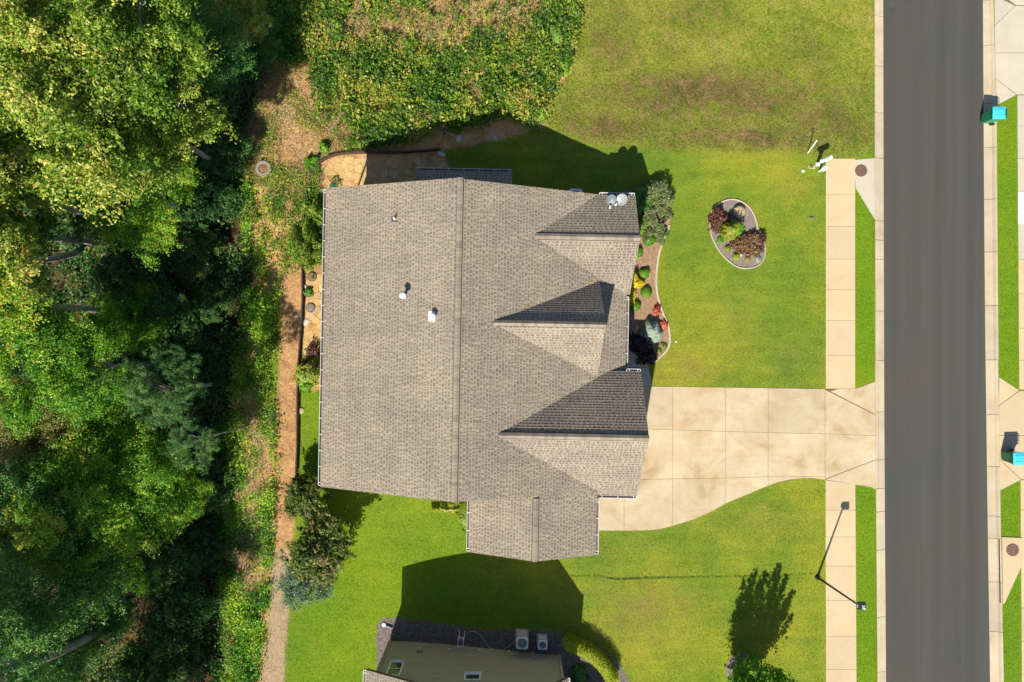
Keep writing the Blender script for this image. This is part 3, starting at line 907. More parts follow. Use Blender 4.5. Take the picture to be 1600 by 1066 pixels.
def ridge(a, b, sl, parent, seed, wdt=.135, hh=.075):
    """row of overlapping cap shingles along a ridge over its vent"""
    a, b = Vector(a), Vector(b); L_ = (b - a).length; d = (b - a).normalized()
    side = Vector((-d.y, d.x, 0)).normalized()
    rr = random.Random(seed); mb = MB(); x = 0; st = .15
    while x < L_:
        x1 = min(L_, x + st + .03)
        P = []
        lift = .008
        for q, l in ((x, lift), (x1, 0)):
            c0 = a + d * q
            for s_, w_ in ((-1, sl[0]), (0, 0), (1, sl[1])):
                z = hh + l - abs(s_) * wdt * w_ * .93
                P.append(c0 + side * s_ * wdt + Vector((0, 0, z)))
            for s_, w_ in ((1, sl[1]), (-1, sl[0])):
                P.append(c0 + side * s_ * wdt + Vector((0, 0, -wdt * w_ * .93 - .01)))
        mb.add(P, [(0, 1, 6, 5), (1, 2, 7, 6), (2, 3, 8, 7), (4, 0, 5, 9), (0, 1, 2, 3, 4), (5, 9, 8, 7, 6)], rr.uniform(.36, .66))
        x += st
    o = mb.build('ridge_cap', M['shingle'], parent); o['kind'] = 'stuff'
    vb_ = MB(); P = []
    wv = wdt + .022
    for q in (a, b - d * .0):
        for s_, w_ in ((-1, sl[0]), (0, 0), (1, sl[1])):
            P.append(q + side * s_ * wv + Vector((0, 0, hh - .028 - abs(s_) * wv * w_)))
        for s_, w_ in ((1, sl[1]), (-1, sl[0])): P.append(q + side * s_ * wv + Vector((0, 0, -wv * w_ - .02)))
    vb_.add(P, [(0, 1, 6, 5), (1, 2, 7, 6), (2, 3, 8, 7), (4, 0, 5, 9), (4, 3, 2, 1, 0), (5, 6, 7, 8, 9)])
    vb_.build('ridge_vent', M['dark'], parent)
ridge((RX, 7.28, ZR), (RX, -7.28, ZR), (PM, PM), roof, 1)
ridge((g1x, g1y, g1z), (1.0, g1y, g1z), (.56, .7), roof, 2)
ridge((g2x, g2y, g2z), (-.85, g2y, g2z), (.9, .82), roof, 3)
ridge((g3x, g3y, g3z), (-.5, g3y, g3z), (.7, .66), roof, 4)
ridge((wx, -10.34, wz), (wx, -7.38, wz), (PM, PM), roof, 5)

HANG = MB(); HANG.box((0, 0, 0), (.125, .022, .012)); HANG.box((.055, 0, .006), (.03, .03, .012))
hang_me = HANG.mesh('hanger', M['white'])
def gutter(p0, p1, outdir, parent, step=.76, caps=True):
    """open white gutter under an eave, with its hanger straps"""
    p0, p1 = Vector(p0), Vector(p1); d = (p1 - p0).normalized(); o_ = Vector((*outdir, 0)).normalized()
    mb = MB(); w, h = .125, .11
    def seg(off0, off1, z0, z1):
        P = []
        for q in (p0, p1):
            for of, z in ((off0, z0), (off1, z0), (off1, z1), (off0, z1)): P.append(q + o_ * of + Vector((0, 0, z)))
        mb.add(P, [(0, 1, 5, 4), (1, 2, 6, 5), (2, 3, 7, 6), (3, 0, 4, 7), (0, 1, 2, 3), (7, 6, 5, 4)])
    seg(w - .016, w + .006, -h, .012); seg(0.001, .012, -h, .004)
    gobj = mb.build('gutter', M['trim'], parent)
    bm = bmesh.new(); bm.from_mesh(gobj.data); bmesh.ops.recalc_face_normals(bm, faces=bm.faces); bm.to_mesh(gobj.data); bm.free()
    mb = MB()
    def fl(off0, off1, z0, z1):
        P = []
        for q in (p0, p1):
            for of, z in ((off0, z0), (off1, z0), (off1, z1), (off0, z1)): P.append(q + o_ * of + Vector((0, 0, z)))
        mb.add(P, [(0, 1, 5, 4), (1, 2, 6, 5), (2, 3, 7, 6), (3, 0, 4, 7), (0, 1, 2, 3), (7, 6, 5, 4)])
    fl(.013, w - .017, -h - .01, -h + .02)
    mb.build('gutter_trough', M['gutter_in'], gobj)
    mb = MB()
    for q, s_ in ((p0, 1), (p1, -1)):
        mb = MB(); mb.box(q + o_ * .062 + d * s_ * .012 + Vector((0, 0, -h / 2 + .012)), (.14, .022, h), math.atan2(o_.y, o_.x))
        mb.build('end_cap', M['white'], gobj)
    n = max(1, int((p1 - p0).length / step))
    for i in range(n + 1):
        c = p0 + d * (.14 + ((p1 - p0).length - .28) * i / n) + o_ * .06 + Vector((0, 0, .004))
        ho = mesh_obj('hanger', hang_me, gobj); ho.location = c; ho.rotation_euler = (0, 0, math.atan2(o_.y, o_.x))
    return gobj
gutter((EL, 7.2, zmain(EL)), (EL, -7.22, zmain(EL)), (-1, 0), roof)
gutter((5.62, 2.3, zmain(5.62)), (5.62, -1.32, zmain(5.62)), (1, 0), roof, .7)
gutter((4.27, -7.62, zmain(4.27)), (4.27, -10.3, zmain(4.27)), (1, 0), roof)
gutter((-1.9, -7.4, 2.93), (-1.9, -10.3, 2.93), (-1, 0), roof)
gutter((5.64, -1.38, 2.80), (6.33, -1.38, 2.80), (0, 1), roof)
gutter((4.42, -7.48, 2.80), (6.24, -7.48, 2.80), (0, -1), roof)
gutter((-4.88, 8.3, 2.72), (-.17, 8.3, 2.72), (0, 1), roof)
gutter((4.1, 7.17, 3.1), (5.82, 7.17, 3.1), (0, 1), roof, .8)

# walls (seen only from the side) with their openings
def wall(parent, pts, z0, tops, m, name='wall', th=.16):
    """one straight wall from pts[0] to pts[1]; tops = [(fraction, z)...] its upper edge"""
    a, b = Vector((*pts[0], 0)), Vector((*pts[1], 0)); d = b - a; nrm = Vector((-d.y, d.x, 0)).normalized() * th
    out = [(0, z0), (1, z0)] + tops[::-1]
    P = [a + d * f_ + Vector((0, 0, z)) for f_, z in out]; Q = [p + nrm for p in P]; n = len(P)
    mb = MB(); mb.add(P + Q, [tuple(range(n)), tuple(range(n, 2 * n))[::-1]] + [(i, (i + 1) % n, n + (i + 1) % n, n + i) for i in range(n)])
    me = mb.mesh(name, m)
    bm = bmesh.new(); bm.from_mesh(me); bmesh.ops.recalc_face_normals(bm, faces=bm.faces); bm.to_mesh(me); bm.free()
    return mesh_obj(name, me, parent)
u = .2
wall(house, [(-8.8, 6.9), (-8.8, -6.9)], -1.5, [(0, 2.95), (1, 2.95)], M['siding_tan'])
wall(house, [(-8.8, -6.9), (-1.5, -6.9)], -1.5, [(0, 2.95), ((RX + 8.8) / 7.3, 5.38), (1, 5.0)], M['siding_tan'])
wall(house, [(-1.5, -6.9), (1.3, -6.9)], 2.6, [(0, 5.0), (1, 3.95)], M['siding_tan'])
wall(house, [(-1.5, -6.95), (-1.5, -9.95)], -1.2, [(0, 2.85), (1, 2.85)], M['siding_tan'])
wall(house, [(-1.5, -9.95), (3.9, -9.95)], -1.2, [(0, 2.85), ((wx + 1.5) / 5.4, 3.93), (1, 2.95)], M['siding_tan'])
wall(house, [(3.9, -9.95), (3.9, -7.15)], -.5, [(0, 2.9), (1, 2.9)], M['siding_tan'])
wall(house, [(3.9, -7.15), (5.9, -7.15)], -.4, [(0, 2.75), (1, 2.75)], M['stone'])
wall(house, [(5.9, -7.15), (5.9, -1.7)], -.4, [(0, 2.75), ((g3y + 7.15) / 5.45, 4.65), (1, 2.8)], M['stone'])
wall(house, [(5.9, -1.7), (5.2, -1.7)], -.4, [(0, 2.75), (1, 2.75)], M['stone'])
wall(house, [(5.2, -1.7), (5.2, 2.7)], -.4, [(0, 2.45), (1, 2.45)], M['stone'])
wall(house, [(5.2, 2.7), (5.45, 2.7)], -.4, [(0, 2.45), (1, 2.45)], M['stone'])
wall(house, [(5.45, 2.7), (5.45, 6.9)], -.4, [(0, 2.55), ((g1y - 2.7) / 4.2, 4.1), (1, 2.95)], M['stone'])
wall(house, [(5.45, 6.9), (-8.8, 6.9)], -1.5, [(0, 2.6), ((5.45 - RX) / 14.25, 5.38), (1, 2.95)], M['siding_tan'])
wall(house, [(-.4, 6.95), (-.4, 7.95)], -1.3, [(0, 3.0), (1, 2.6)], M['siding_tan'])
wall(house, [(-.4, 7.95), (-4.6, 7.95)], -1.3, [(0, 2.62), (1, 2.62)], M['siding_tan'])
wall(house, [(-4.6, 7.95), (-4.6, 6.95)], -1.3, [(0, 2.6), (1, 3.0)], M['siding_tan'])
wall(house, [(4.0, -1.4), (4.0, 2.75)], 2.9, [(0, 3.0), (.535, 4.85), (1, 3.0)], M['siding_tan'])

def window(parent, c, w, h, rz, m_frame='white', sash=True, panes=2):
    """opening with frame, sill and panes; rz turns its outward normal from +x"""
    R_ = Matrix.Rotation(rz, 3, 'Z')
    fr = MB(); t_ = .06
    def bx(mb, y, z, dy, dz, x=0, dx=.06): mb.box(Vector(c) + R_ @ Vector((x, y, z)), (dx, dy, dz), rz)
    bx(fr, 0, h / 2, w, t_); bx(fr, 0, -h / 2, w, t_); bx(fr, w / 2 - t_ / 2, 0, t_, h - t_); bx(fr, -w / 2 + t_ / 2, 0, t_, h - t_)
    if sash: bx(fr, 0, 0, w - 2 * t_, .04, 0, .045)
    f_ = fr.build('window', M[m_frame], parent)
    hh_ = (h - t_) / panes
    for k in range(panes):
        g_ = MB(); bx(g_, 0, -h / 2 + t_ / 2 + hh_ * (k + .5), w - 2 * t_, hh_ - .03, -.01, .015)
        g_.build('pane', M['glass'], f_)
    s_ = MB(); bx(s_, 0, -h / 2 - .06, w + .1, .04, .03, .12); s_.build('sill', M[m_frame], f_)
    return f_
window(house, (5.50, 5.6, 1.4), .95, 1.5, 0); window(house, (5.50, 4.2, 1.4), .95, 1.5, 0)
window(house, (5.24, 1.6, 1.4), .9, 1.5, 0)
window(house, (4.04, .82, 3.7), .8, .6, 0, panes=1, sash=False)
for yy in (-5.2, -2.4, .6, 3.4, 5.6): window(house, (-8.84, yy, 1.0), 1.0, 1.5, math.pi)
window(house, (2.5, 6.94, 1.4), .9, 1.4, math.pi / 2); window(house, (-2.5, 7.99, 1.2), 1.4, 1.3, math.pi / 2)
window(house, (-6.0, -6.94, 1.0), .9, 1.4, -math.pi / 2)
gd = MB()
for k in range(4): gd.box((5.95, -4.4, .33 + k * .56), (.05, 4.4, .53))
gd.build('garage_door', M['trim'], house)
dr = MB(); dr.box((5.25, -.3, 1.05), (.06, .95, 2.1)); dd = dr.build('front_door', M['timber'], house)
hd = MB(); hd.tube([(5.30, -.65, 1.0), (5.34, -.65, 1.0), (5.34, -.65, 1.2), (5.30, -.65, 1.2)], .012); hd.build('handle', M['grey_metal'], dd)

# downpipes
for (x, y, z0, z1) in ((-9.0, 7.0, -1.1, 2.8), (5.45, 2.35, 0, 2.35), (4.1, -10.1, -.1, 2.85), (-1.7, -10.1, -.9, 2.8)):
    mb = MB(); mb.box((x, y, (z0 + z1) / 2), (.08, .06, z1 - z0)); mb.build('downpipe', M['white'], house)

# pipes and vents standing on the roof
def hloc(px, py, dz=0, side=-1):
    """spot of the roof seen at px, py in the house's own frame"""
    z = 4.0
    for _ in range(8):
        X, Y_ = wp(px, py, z)
        v = HM.inverted() @ Vector((X, Y_, 0))
        z = zmain(v.x)
    return Vector((v.x, v.y, z))
p = hloc(617, 342)
mb = MB(); mb.tube([p - Vector((0, 0, .1)), p + Vector((0, 0, .33))], .035, 12); mb.tube([p + Vector((0, 0, .05)), p + Vector((0, 0, .12))], [.07, .04], 12)
vp = mb.build('plumbing_vent', M['white'], roof)
mb = MB(); mb.box(p + Vector((-.05, -.03, .02)), (.26, .26, .012), 0, M=Matrix.Rotation(-math.atan(PM), 3, 'Y')); mb.build('flashing', M['gutter_in'], vp)
p = hloc(632.5, 463)
mb = MB(); mb.tube([p - Vector((0, 0, .1)), p + Vector((0, 0, .62))], .062, 16)
vp = mb.build('flue_pipe', M['grey_metal'], roof, smooth=True)
mb = MB(); mb.lathe(p + Vector((0, 0, .52)), [(.15, 0), (.155, .07), (.14, .11), (.08, .145), (.001, .155)], 24); mb.build('rain_cap', M['white'], vp, smooth=True)
mb = MB(); mb.lathe(p, [(.17, -.05), (.12, .02), (.07, .09)], 20); mb.build('flashing', M['grey_metal'], vp, smooth=True)
p = hloc(676, 494.5)
mb = MB(); mb.box(p + Vector((-.03, .0, .02)), (.34, .46, .02), 0, M=Matrix.Rotation(-math.atan(PM), 3, 'Y'))
vp = mb.build('flashing', M['white'], roof)
mb = MB(); mb.tube([p - Vector((0, 0, .05)), p + Vector((.02, 0, .3))], .085, 16); mb.build('flue_pipe', M['white'], vp, smooth=True)
mb = MB(); mb.lathe(p + Vector((.03, 0, .28)), [(.14, 0), (.15, .06), (.13, .10), (.07, .13), (.001, .14)], 24); mb.build('rain_cap', M['white'], vp, smooth=True)

# satellite dishes
def dish(px, py, z, az, el, r, m, label, foot, mat_arm):
    X, Y_ = wp(px, py, z)
    t_ = thing('satellite_dish', label, 'satellite dish', (X, Y_, foot[2]))
    c = Vector((0, 0, z - foot[2]))
    ax = Vector((math.cos(az) * math.cos(el), math.sin(az) * math.cos(el), math.sin(el)))
    Q = ax.to_track_quat('Z', 'Y').to_matrix()
    mb = MB(); prof = [(r * k / 7, .22 * r * (k / 7) ** 2) for k in range(1, 8)]
    prof = [(.002, 0)] + prof + [(r * 1.02, .22 * r + .004), (r * 1.02, .22 * r - .012)] + [(r * k / 7, .22 * r * (k / 7) ** 2 - .014) for k in range(7, 0, -1)]
    mb.lathe(c, prof, 32, M=Q @ Matrix.Diagonal((.92, 1.05, 1)))
    mb.build('reflector', M[m], t_, smooth=True)
    mb = MB(); mb.tube([c - ax * .02, c - ax * .12, (0, 0, .35), (0, 0, 0)], .022, 10)
    mb.box((0, 0, .01), (.2, .14, .02)); mb.build('mast', M['grey_metal'], t_)
    side = Vector((math.sin(az), -math.cos(az), 0))
    low = (Q @ Vector((0, -1, 0)))
    if low.z > 0: low = -low
    e = c + ax * r * 1.0 + low * r * .95
    mb = MB(); mb.tube([c + low * r * .9 - ax * .0, c + low * r * 1.05 + ax * .1, e], .014, 8); mb.build('feed_arm', M[mat_arm], t_)
    mb = MB(); mb.tube([e - ax * .02, e + ax * .08], [.05, .04], 12); mb.box(e + ax * .04, (.13, .07, .06), az); mb.build('receiver', M['white'], t_)
dish(955, 312, 3.55, math.radians(-100), math.radians(52), .27, 'dish_dark', 'dark grey satellite dish on the north roof corner, left of the pair', (0, 0, 3.12), 'black')
dish(972.5, 311.5, 3.55, math.radians(-140), math.radians(48), .29, 'dish', 'pale grey oval satellite dish on the north roof corner, right of the pair', (0, 0, 3.12), 'grey_metal')

# condenser and generator
def condenser(c, s, h, label, m_fan, rz=0, group=None, tall=False):
    t_ = thing('air_conditioner', label, 'air conditioner', c, rz, group)
    mb = MB(); mb.box((0, 0, .03), (s * 1.15, s * 1.15, .07)); mb.build('pad', M['pale'], t_)
    mb = MB(); mb.box((0, 0, .07 + h / 2), (s, s, h)); mb.build('cabinet', M['ac_tan'], t_, bevel=.04)
    mb = MB()
    for k in range(10): 
        for sx, sy in ((1, 0), (-1, 0), (0, 1), (0, -1)):
            mb.box((sx * (s / 2 + .004), sy * (s / 2 + .004), .12 + k * (h - .1) / 10), (.012 if sx else s * .86, .012 if sy else s * .86, .02))
    mb.build('louvres', M['ac'], t_)
    # square top with a round opening
    mb = MB(); N_ = 32; P = []; Fc = []
    for k in range(N_):
        a = 2 * math.pi * k / N_ + math.pi / 4
        q = 1 / max(abs(math.cos(a)), abs(math.sin(a)))
        q = min(q, 1.28)
        for rr_, z in ((s * .51 * q, h + .04), (s * .51 * q, h + .10), (s * .40, h + .115), (s * .40, h + .05)):
            P.append((rr_ * math.cos(a), rr_ * math.sin(a), z))
    for k in range(N_):
        b = (k + 1) % N_
        for j in range(3): Fc.append((k * 4 + j, b * 4 + j, b * 4 + j + 1, k * 4 + j + 1))
    mb.add(P, Fc); mb.build('top_panel', M['ac'], t_)
    mb = MB(); mb.lathe((0, 0, h + .03), [(s * .40, 0), (s * .40, .005)], 32); mb.build('fan_well', M['black'], t_)
    mb = MB(); mb.lathe((0, 0, h + .05), [(s * .09, 0), (s * .09, .05), (s * .05, .06)], 16)
    for k in range(3):
        a = k * 2 * math.pi / 3 + .4
        P = []
        for r_, w_ in ((.08, .25), (.22, .5), (.38, .55)):
            for sg in (-1, 1): P.append((s * r_ * math.cos(a + sg * w_), s * r_ * math.sin(a + sg * w_), h + .055 + sg * .02))
        mb.add(P, [(0, 1, 3, 2), (2, 3, 5, 4)])
    mb.build('fan', M[m_fan], t_)
    mb = MB()
    for k in range(1, 5):
        r_ = s * (.08 * k + .05)
        pts = [(r_ * math.cos(2 * math.pi * i / 20), r_ * math.sin(2 * math.pi * i / 20), h + .11) for i in range(21)]
        mb.tube(pts, .004, 4, False)
    for k in range(8):
        a = k * math.pi / 4
        mb.tube([(s * .05 * math.cos(a), s * .05 * math.sin(a), h + .112), (s * .40 * math.cos(a), s * .40 * math.sin(a), h + .112)], .004, 4)
    mb.build('fan_guard', M['grey_metal'], t_)
X, Y_ = wp(899, 304, .85)
condenser((X, Y_ - .08, float(ground_base(X, Y_))), .72, .82, 'blue-grey air conditioner in the shade at the north wall under the roof edge', 'dark', HR)
X, Y_ = wp(816, 1006, .7)
condenser((X, Y_, float(ground_base(X, Y_))), .62, .82, 'larger air conditioner with a blue-grey fan beside the brown neighbouring wall', 'grey_metal', -.03)
X, Y_ = wp(848, 1008, .6)
condenser((X, Y_, float(ground_base(X, Y_))), .48, .66, 'smaller air conditioner with a rusty fan, right of the bigger one by the brown wall', 'copper', -.03)

# ------------------------------------------------------------------ neighbouring house
nh = thing('house', 'brown sided neighbouring house at the bottom edge with one green window', 'house', (0, 0, 0), 0)
NWL, NWR = (-6.64, -16.44), (2.52, -16.73)
def ny(x): return NWL[1] + (x - NWL[0]) * (NWR[1] - NWL[1]) / (NWR[0] - NWL[0])
NAX, NAZ = -.17, 6.17
def nroof(x): return 3.0 + (x + 7.2) * (NAZ - 3.0) / (NAX + 7.2) if x < NAX else 3.1 + (2.95 - x) * (NAZ - 3.1) / (2.95 - NAX)
wall(nh, [NWR, NWL], -1.6, [(0, nroof(NWR[0]) - .3), ((NWR[0] - NAX) / (NWR[0] - NWL[0]), NAZ - .25), (1, nroof(NWL[0]) - .25)], M['siding_brown'], 'wall', .15)
wall(nh, [NWL, (NWL[0] - .5, NWL[1] - 11)], -1.6, [(0, 2.9), (1, 2.9)], M['siding_brown'], 'wall', .15)
wall(nh, [NWR, (NWR[0] - .1, NWR[1] - 11)], -.6, [(0, 2.95), (1, 2.95)], M['siding_brown'], 'wall', -.15)
mb = MB(); z = -1.35
while z < NAZ:
    e = .14
    xl, xr = NWL[0] + .1, NWR[0] - .1
    zt = z + e
    # shorten the boards under the rakes
    if zt > nroof(xl) - .3: xl = -7.2 + (zt + .3 - 3.0) / ((NAZ - 3.0) / (NAX + 7.2))
    if zt > nroof(xr) - .3: xr = 2.95 - (zt + .3 - 3.1) / ((NAZ - 3.1) / (2.95 - NAX))
    if xr - xl < .3: break
    o0 = .032; o1 = .012
    P = [(xl, ny(xl) + o0, z), (xr, ny(xr) + o0, z), (xr, ny(xr) + o1, zt), (xl, ny(xl) + o1, zt), (xl, ny(xl), z), (xr, ny(xr), z)]
    mb.add(P, [(1, 0, 3, 2), (0, 1, 5, 4)])
    z = zt
sd_ = mb.build('siding', M['siding_brown'], nh); sd_['kind'] = 'stuff'
for cx_, zt in ((NWL[0], 3.0), (NWR[0], 3.1)):
    mb = MB(); mb.box((cx_, ny(cx_) + .02, (zt - 1.6) / 2 - .05), (.12, .09, zt + 1.35)); mb.build('corner_board', M['siding_tan'], nh)
window(nh, (-5.87, ny(-5.87) + .04, 2.04), .70, 1.35, math.pi / 2)
window(nh, (-1.95, ny(-1.95) + .04, 2.62), .80, .55, math.pi / 2, panes=1, sash=False)
for px, py in ((655, 1008), (702, 1012), (749, 1016), (795, 1020)):
    x, y = wp(px, py, -.2); mb = MB(); mb.tube([(x, ny(x) + .0, -.3), (x, ny(x) + .07, -.3)], .055, 14); mb.build('wall_vent', M['white'], nh)
mb = MB(); mb.box((-4.9, ny(-4.9) + .05, .05), (.32, .07, .22)); mb.build('tap_box', M['ac_tan'], nh)
mb = MB(); x = 1.1; mb.box((x, ny(x) + .07, .1), (.12, .1, .5)); mb.box((x + .1, ny(x) + .06, .45), (.1, .08, .2)); mb.build('junction_box', M['siding_tan'], nh)
ye = lambda x: ny(x) + .42
npl = [([(NAX, ye(NAX), NAZ), (-7.10, ye(-7.10), 3.0), (-7.5, -28, 3.0), (NAX - .3, -28, NAZ)], (-1, 0)),
       ([(NAX, ye(NAX), NAZ), (NAX - .3, -28, NAZ), (2.45, -28, 3.2), (2.68, ye(2.68), 3.2)], (1, 0)),
       ([(2.1, -19.7, 3.25), (2.1, -27, 3.25), (4.8, -27, 2.7), (4.8, -20.1, 2.7)], (1, 0))]
nroof_o = roof_set(npl, nh)
gutter((-7.11, ye(-7.11) - .02, 3.0), (-7.5, -27.9, 3.0), (-1, 0), nroof_o)
gutter((2.69, ye(2.69) - .02, 3.2), (2.52, -18.6, 3.2), (1, 0), nroof_o)
wall(nh, [(4.4, -20.5), (4.4, -27)], -.4, [(0, 2.65), (1, 2.65)], M['siding_brown'])
mb = MB(); mb.tube([(NWL[0] - .05, ny(NWL[0]) + .12, -.9), (NWL[0] - .05, ny(NWL[0]) + .12, 2.9)], .04, 8); mb.build('downpipe', M['siding_tan'], nh)
a = gp(600, 976); b = gp(613, 981)
dsp = thing('drain_spout', 'flexible drain spout with a white end lying on the neighbouring grey mulch', 'drain pipe', a)
mb = MB(); mb.tube([(.1, -.03, .06), (.3, -.1, .07), tuple(b - a + Vector((0, 0, .07)))], .055, 10); mb.build('pipe', M['dish_dark'], dsp)
mb = MB(); mb.lathe((0, 0, 0), [(.11, 0), (.10, .07), (.02, .08)], 16); mb.build('end_cap', M['ivory'] if False else M['white'], dsp)

# hose reel and hose
hx, hy = wp(720, 1001, -.1)
hr_ = thing('hose_reel', 'white framed garden hose reel against the brown neighbouring wall', 'hose reel', (hx, hy, -.75), -.06)
mb = MB()
for sx in (-1, 1):
    mb.box((sx * .14, 0, .45), (.03, .05, .8)); mb.box((sx * .14, 0, .03), (.04, .5, .04)); mb.box((sx * .14, 0, .84), (.03, .42, .03))
for yy in (-.24, .24): mb.box((0, yy, .84), (.31, .03, .03))
mb.build('frame', M['white'], hr_)
mb = MB(); Rm = Matrix.Rotation(math.pi / 2, 3, 'Y')
mb.lathe((-.11, 0, .55), [(.19, 0), (.19, .015), (.08, .02), (.08, .2), (.19, .205), (.19, .22)], 20, M=Rm); mb.build('drum', M['grey_metal'], hr_)
mb = MB()
for k in range(6):
    mb.tube([(-.08 + k * .03, .13 * math.cos(i * math.pi / 8), .55 + .13 * math.sin(i * math.pi / 8)) for i in range(17)], .014, 6, False)
mb.build('wound_hose', M['dish_dark'], hr_)
hs = thing('garden_hose', 'grey garden hose looping from the reel over the shaded mulch', 'hose', gp(724, 1000))
base = hs.location.copy()
path = [(724, 1000), (727, 992), (733, 987), (741, 986), (749, 990), (756, 1000), (762, 1009), (772, 1015), (785, 1016), (797, 1009), (802, 1003), (806, 1000)]
P = []
for px, py in path: P.append(gp(px, py) - base + Vector((0, 0, .03)))
mb = MB(); mb.tube(P, .016, 6); mb.build('hose', M['grey_metal'], hs)
mb = MB(); q = gp(771, 1010) - base; mb.box((q.x, q.y, .12), (.18, .14, .24)); mb.box((q.x + .2, q.y + .04, .1), (.1, .2, .03)); mb.build('tap', M['grey_metal'], hs)

# ------------------------------------------------------------------ street furniture
def lamp():
    x, y = wp(1277, 902)
    t_ = thing('street_lamp', 'tall dark street lamp with a square black head beside the sidewalk', 'street lamp', (x, y, 0))
    top = Vector((*wp(1342, 946, 4.1), 4.1)) - Vector((x, y, 0))
    mb = MB(); mb.tube([(0, 0, 0), top * .5, top], [.062, .05, .04], 12); mb.build('pole', M['dark'], t_, smooth=True)
    mb = MB(); mb.lathe((0, 0, 0), [(.14, 0), (.14, .05), (.08, .12), (.07, .3)], 16); mb.build('base', M['dark'], t_)
    c = top + Vector((.10, .0, .04))
    mb = MB(); mb.box(c, (.38, .36, .11), .02); hd = mb.build('lamp_head', M['dark'], t_, bevel=.015)
    mb = MB(); mb.box(c + Vector((.06, -.05, .075)), (.14, .2, .04), .02); mb.build('driver_box', M['grey_metal'], hd)
    mb = MB(); mb.lathe(c + Vector((.10, -.10, .06)), [(.045, 0), (.045, .05), (.03, .07)], 12); mb.build('photocell', M['white'], hd)
    mb = MB(); mb.box(c + Vector((-.21, .0, .0)), (.05, .14, .12), .02); mb.build('bracket', M['grey_metal'], t_)
    mb = MB(); mb.box(c + Vector((.0, 0, -.058)), (.28, .26, .01), .02); mb.build('lens', M['trim'], hd)
lamp()

def bin_(px, py, rz, label, body, mid=None):
    x, y = wp(px, py)
    t_ = thing('wheelie_bin', label, 'wheeled bin', (x, y, .03), rz, 'wheeled bins put out across the road')
    mb = MB(); mb.box((0, 0, .52), (.64, .60, .96), taper=.78); mb.build('body', M[body], t_, bevel=.03)
    mb = MB(); mb.box((0, 0, 1.0), (.70, .66, .05)); mb.build('rim', M[body], t_, bevel=.015)
    # domed lid
    mb = MB(); P = []; Fc = []; n = 8
    for i in range(n + 1):
        for j in range(n + 1):
            a, b = i / n * 2 - 1, j / n * 2 - 1
            P.append((a * .335, b * .325, 1.03 + .055 * (1 - a ** 4) * (1 - b ** 4)))
    for i in range(n):
        for j in range(n): Fc.append((i * (n + 1) + j, (i + 1) * (n + 1) + j, (i + 1) * (n + 1) + j + 1, i * (n + 1) + j + 1))
    mb.add(P, Fc); mb.box((0, 0, 1.022), (.66, .64, .02))
    lid = mb.build('lid', M['blue_lid'], t_, smooth=True)
    for yy in (-.14, .14):
        mb = MB(); mb.box((-.02, yy, 1.088), (.46, .035, .014)); mb.build('rib', M['blue_lid'], lid, bevel=.004)
    mb = MB(); mb.tube([(.335, -.2, 1.05), (.335, .2, 1.05)], .022, 8); mb.build('hinge', M['black'], lid)
    mb = MB(); mb.tube([(.34, -.27, 1.0), (.42, -.25, .99), (.42, .25, .99), (.34, .27, 1.0)], .016, 8); mb.build('handle', M[body], t_)
    for s_ in (-1, 1):
        mb = MB(); mb.tube([(.27, s_ * .27, .13), (.27, s_ * .33, .13)], .13, 20)
        wl = mb.build('wheel', M['black'], t_)
    mb = MB(); mb.tube([(.27, -.3, .13), (.27, .3, .13)], .015, 8); mb.build('axle', M['grey_metal'], t_)
    return t_
bin_(1539, 187, -.02, 'bright green wheeled bin with a cyan lid standing on the kerb by the grass strip', 'green_bin')
bin_(1570, 711.5, 0.02, 'dark green wheeled bin with a blue lid standing on the opposite driveway', 'green_bin2')

# mailbox and its neighbours
def mailbox():
    x, y = wp(1277, 257)
    t_ = thing('mailbox', 'white mailbox on a post beside the end of the sidewalk', 'mailbox', (x, y, 0))
    mb = MB(); mb.box((0, 0, .45), (.18, .1, .9), math.radians(24)); mb.build('post', M['white'], t_)
    mb = MB(); mb.box((0, 0, .05), (.2, .2, .1)); mb.build('base', M['white'], t_)
    rz = math.radians(24)
    prof = [(-.1, 0), (.1, 0), (.1, .12)] + [(.1 * math.cos(a), .12 + .1 * math.sin(a)) for a in (math.pi * k / 8 for k in range(1, 8))] + [(-.1, .12)]
    mb = MB(); n = len(prof); P = []
    for xx in (-.26, .30):
        for a, b in prof: P.append(Matrix.Rotation(rz, 3, 'Z') @ Vector((xx, a, .9 + b)))
    mb.add(P, [tuple(range(n))[::-1], tuple(range(n, 2 * n))] + [(i, (i + 1) % n, n + (i + 1) % n, n + i) for i in range(n)])
    mb.build('box', M['white'], t_)
    mb = MB(); q = Matrix.Rotation(rz, 3, 'Z') @ Vector((.305, 0, .99)); mb.box(q, (.012, .19, .2), rz); mb.build('door', M['trim'], t_)
    mb = MB(); q = Matrix.Rotation(rz, 3, 'Z') @ Vector((-.0, .0, 1.125)); mb.box(q, (.34, .03, .015), rz); mb.build('flag', M['grey_metal'], t_)
mailbox()
x, y = wp(1280, 268)
nb = thing('newspaper_box', 'small white newspaper box just below the white mailbox', 'newspaper box', (x, y, 0), math.radians(34))
mb = MB(); mb.box((0, 0, .25), (.08, .08, .5)); mb.build('post', M['white'], nb)
mb = MB(); mb.box((.02, 0, .57), (.32, .20, .17)); mb.build('box', M['white'], nb, bevel=.03)
mb = MB(); mb.box((.185, 0, .57), (.012, .14, .11)); mb.build('opening', M['black'], nb)
x, y = wp(1262, 239)
st = thing('marker_post', 'slim white leaning marker post in the rough grass above the mailbox', 'marker post', (x, y, 0))
top = Vector((*wp(1276, 220, 1.05), 1.05)) - Vector((x, y, 0))
mb = MB(); mb.tube([(0, 0, 0), top], .03, 4); mb.build('post', M['white'], st)
mb = MB(); mb.tube([top * .97, top * 1.02], .042, 4); mb.build('cap', M['white'], st)
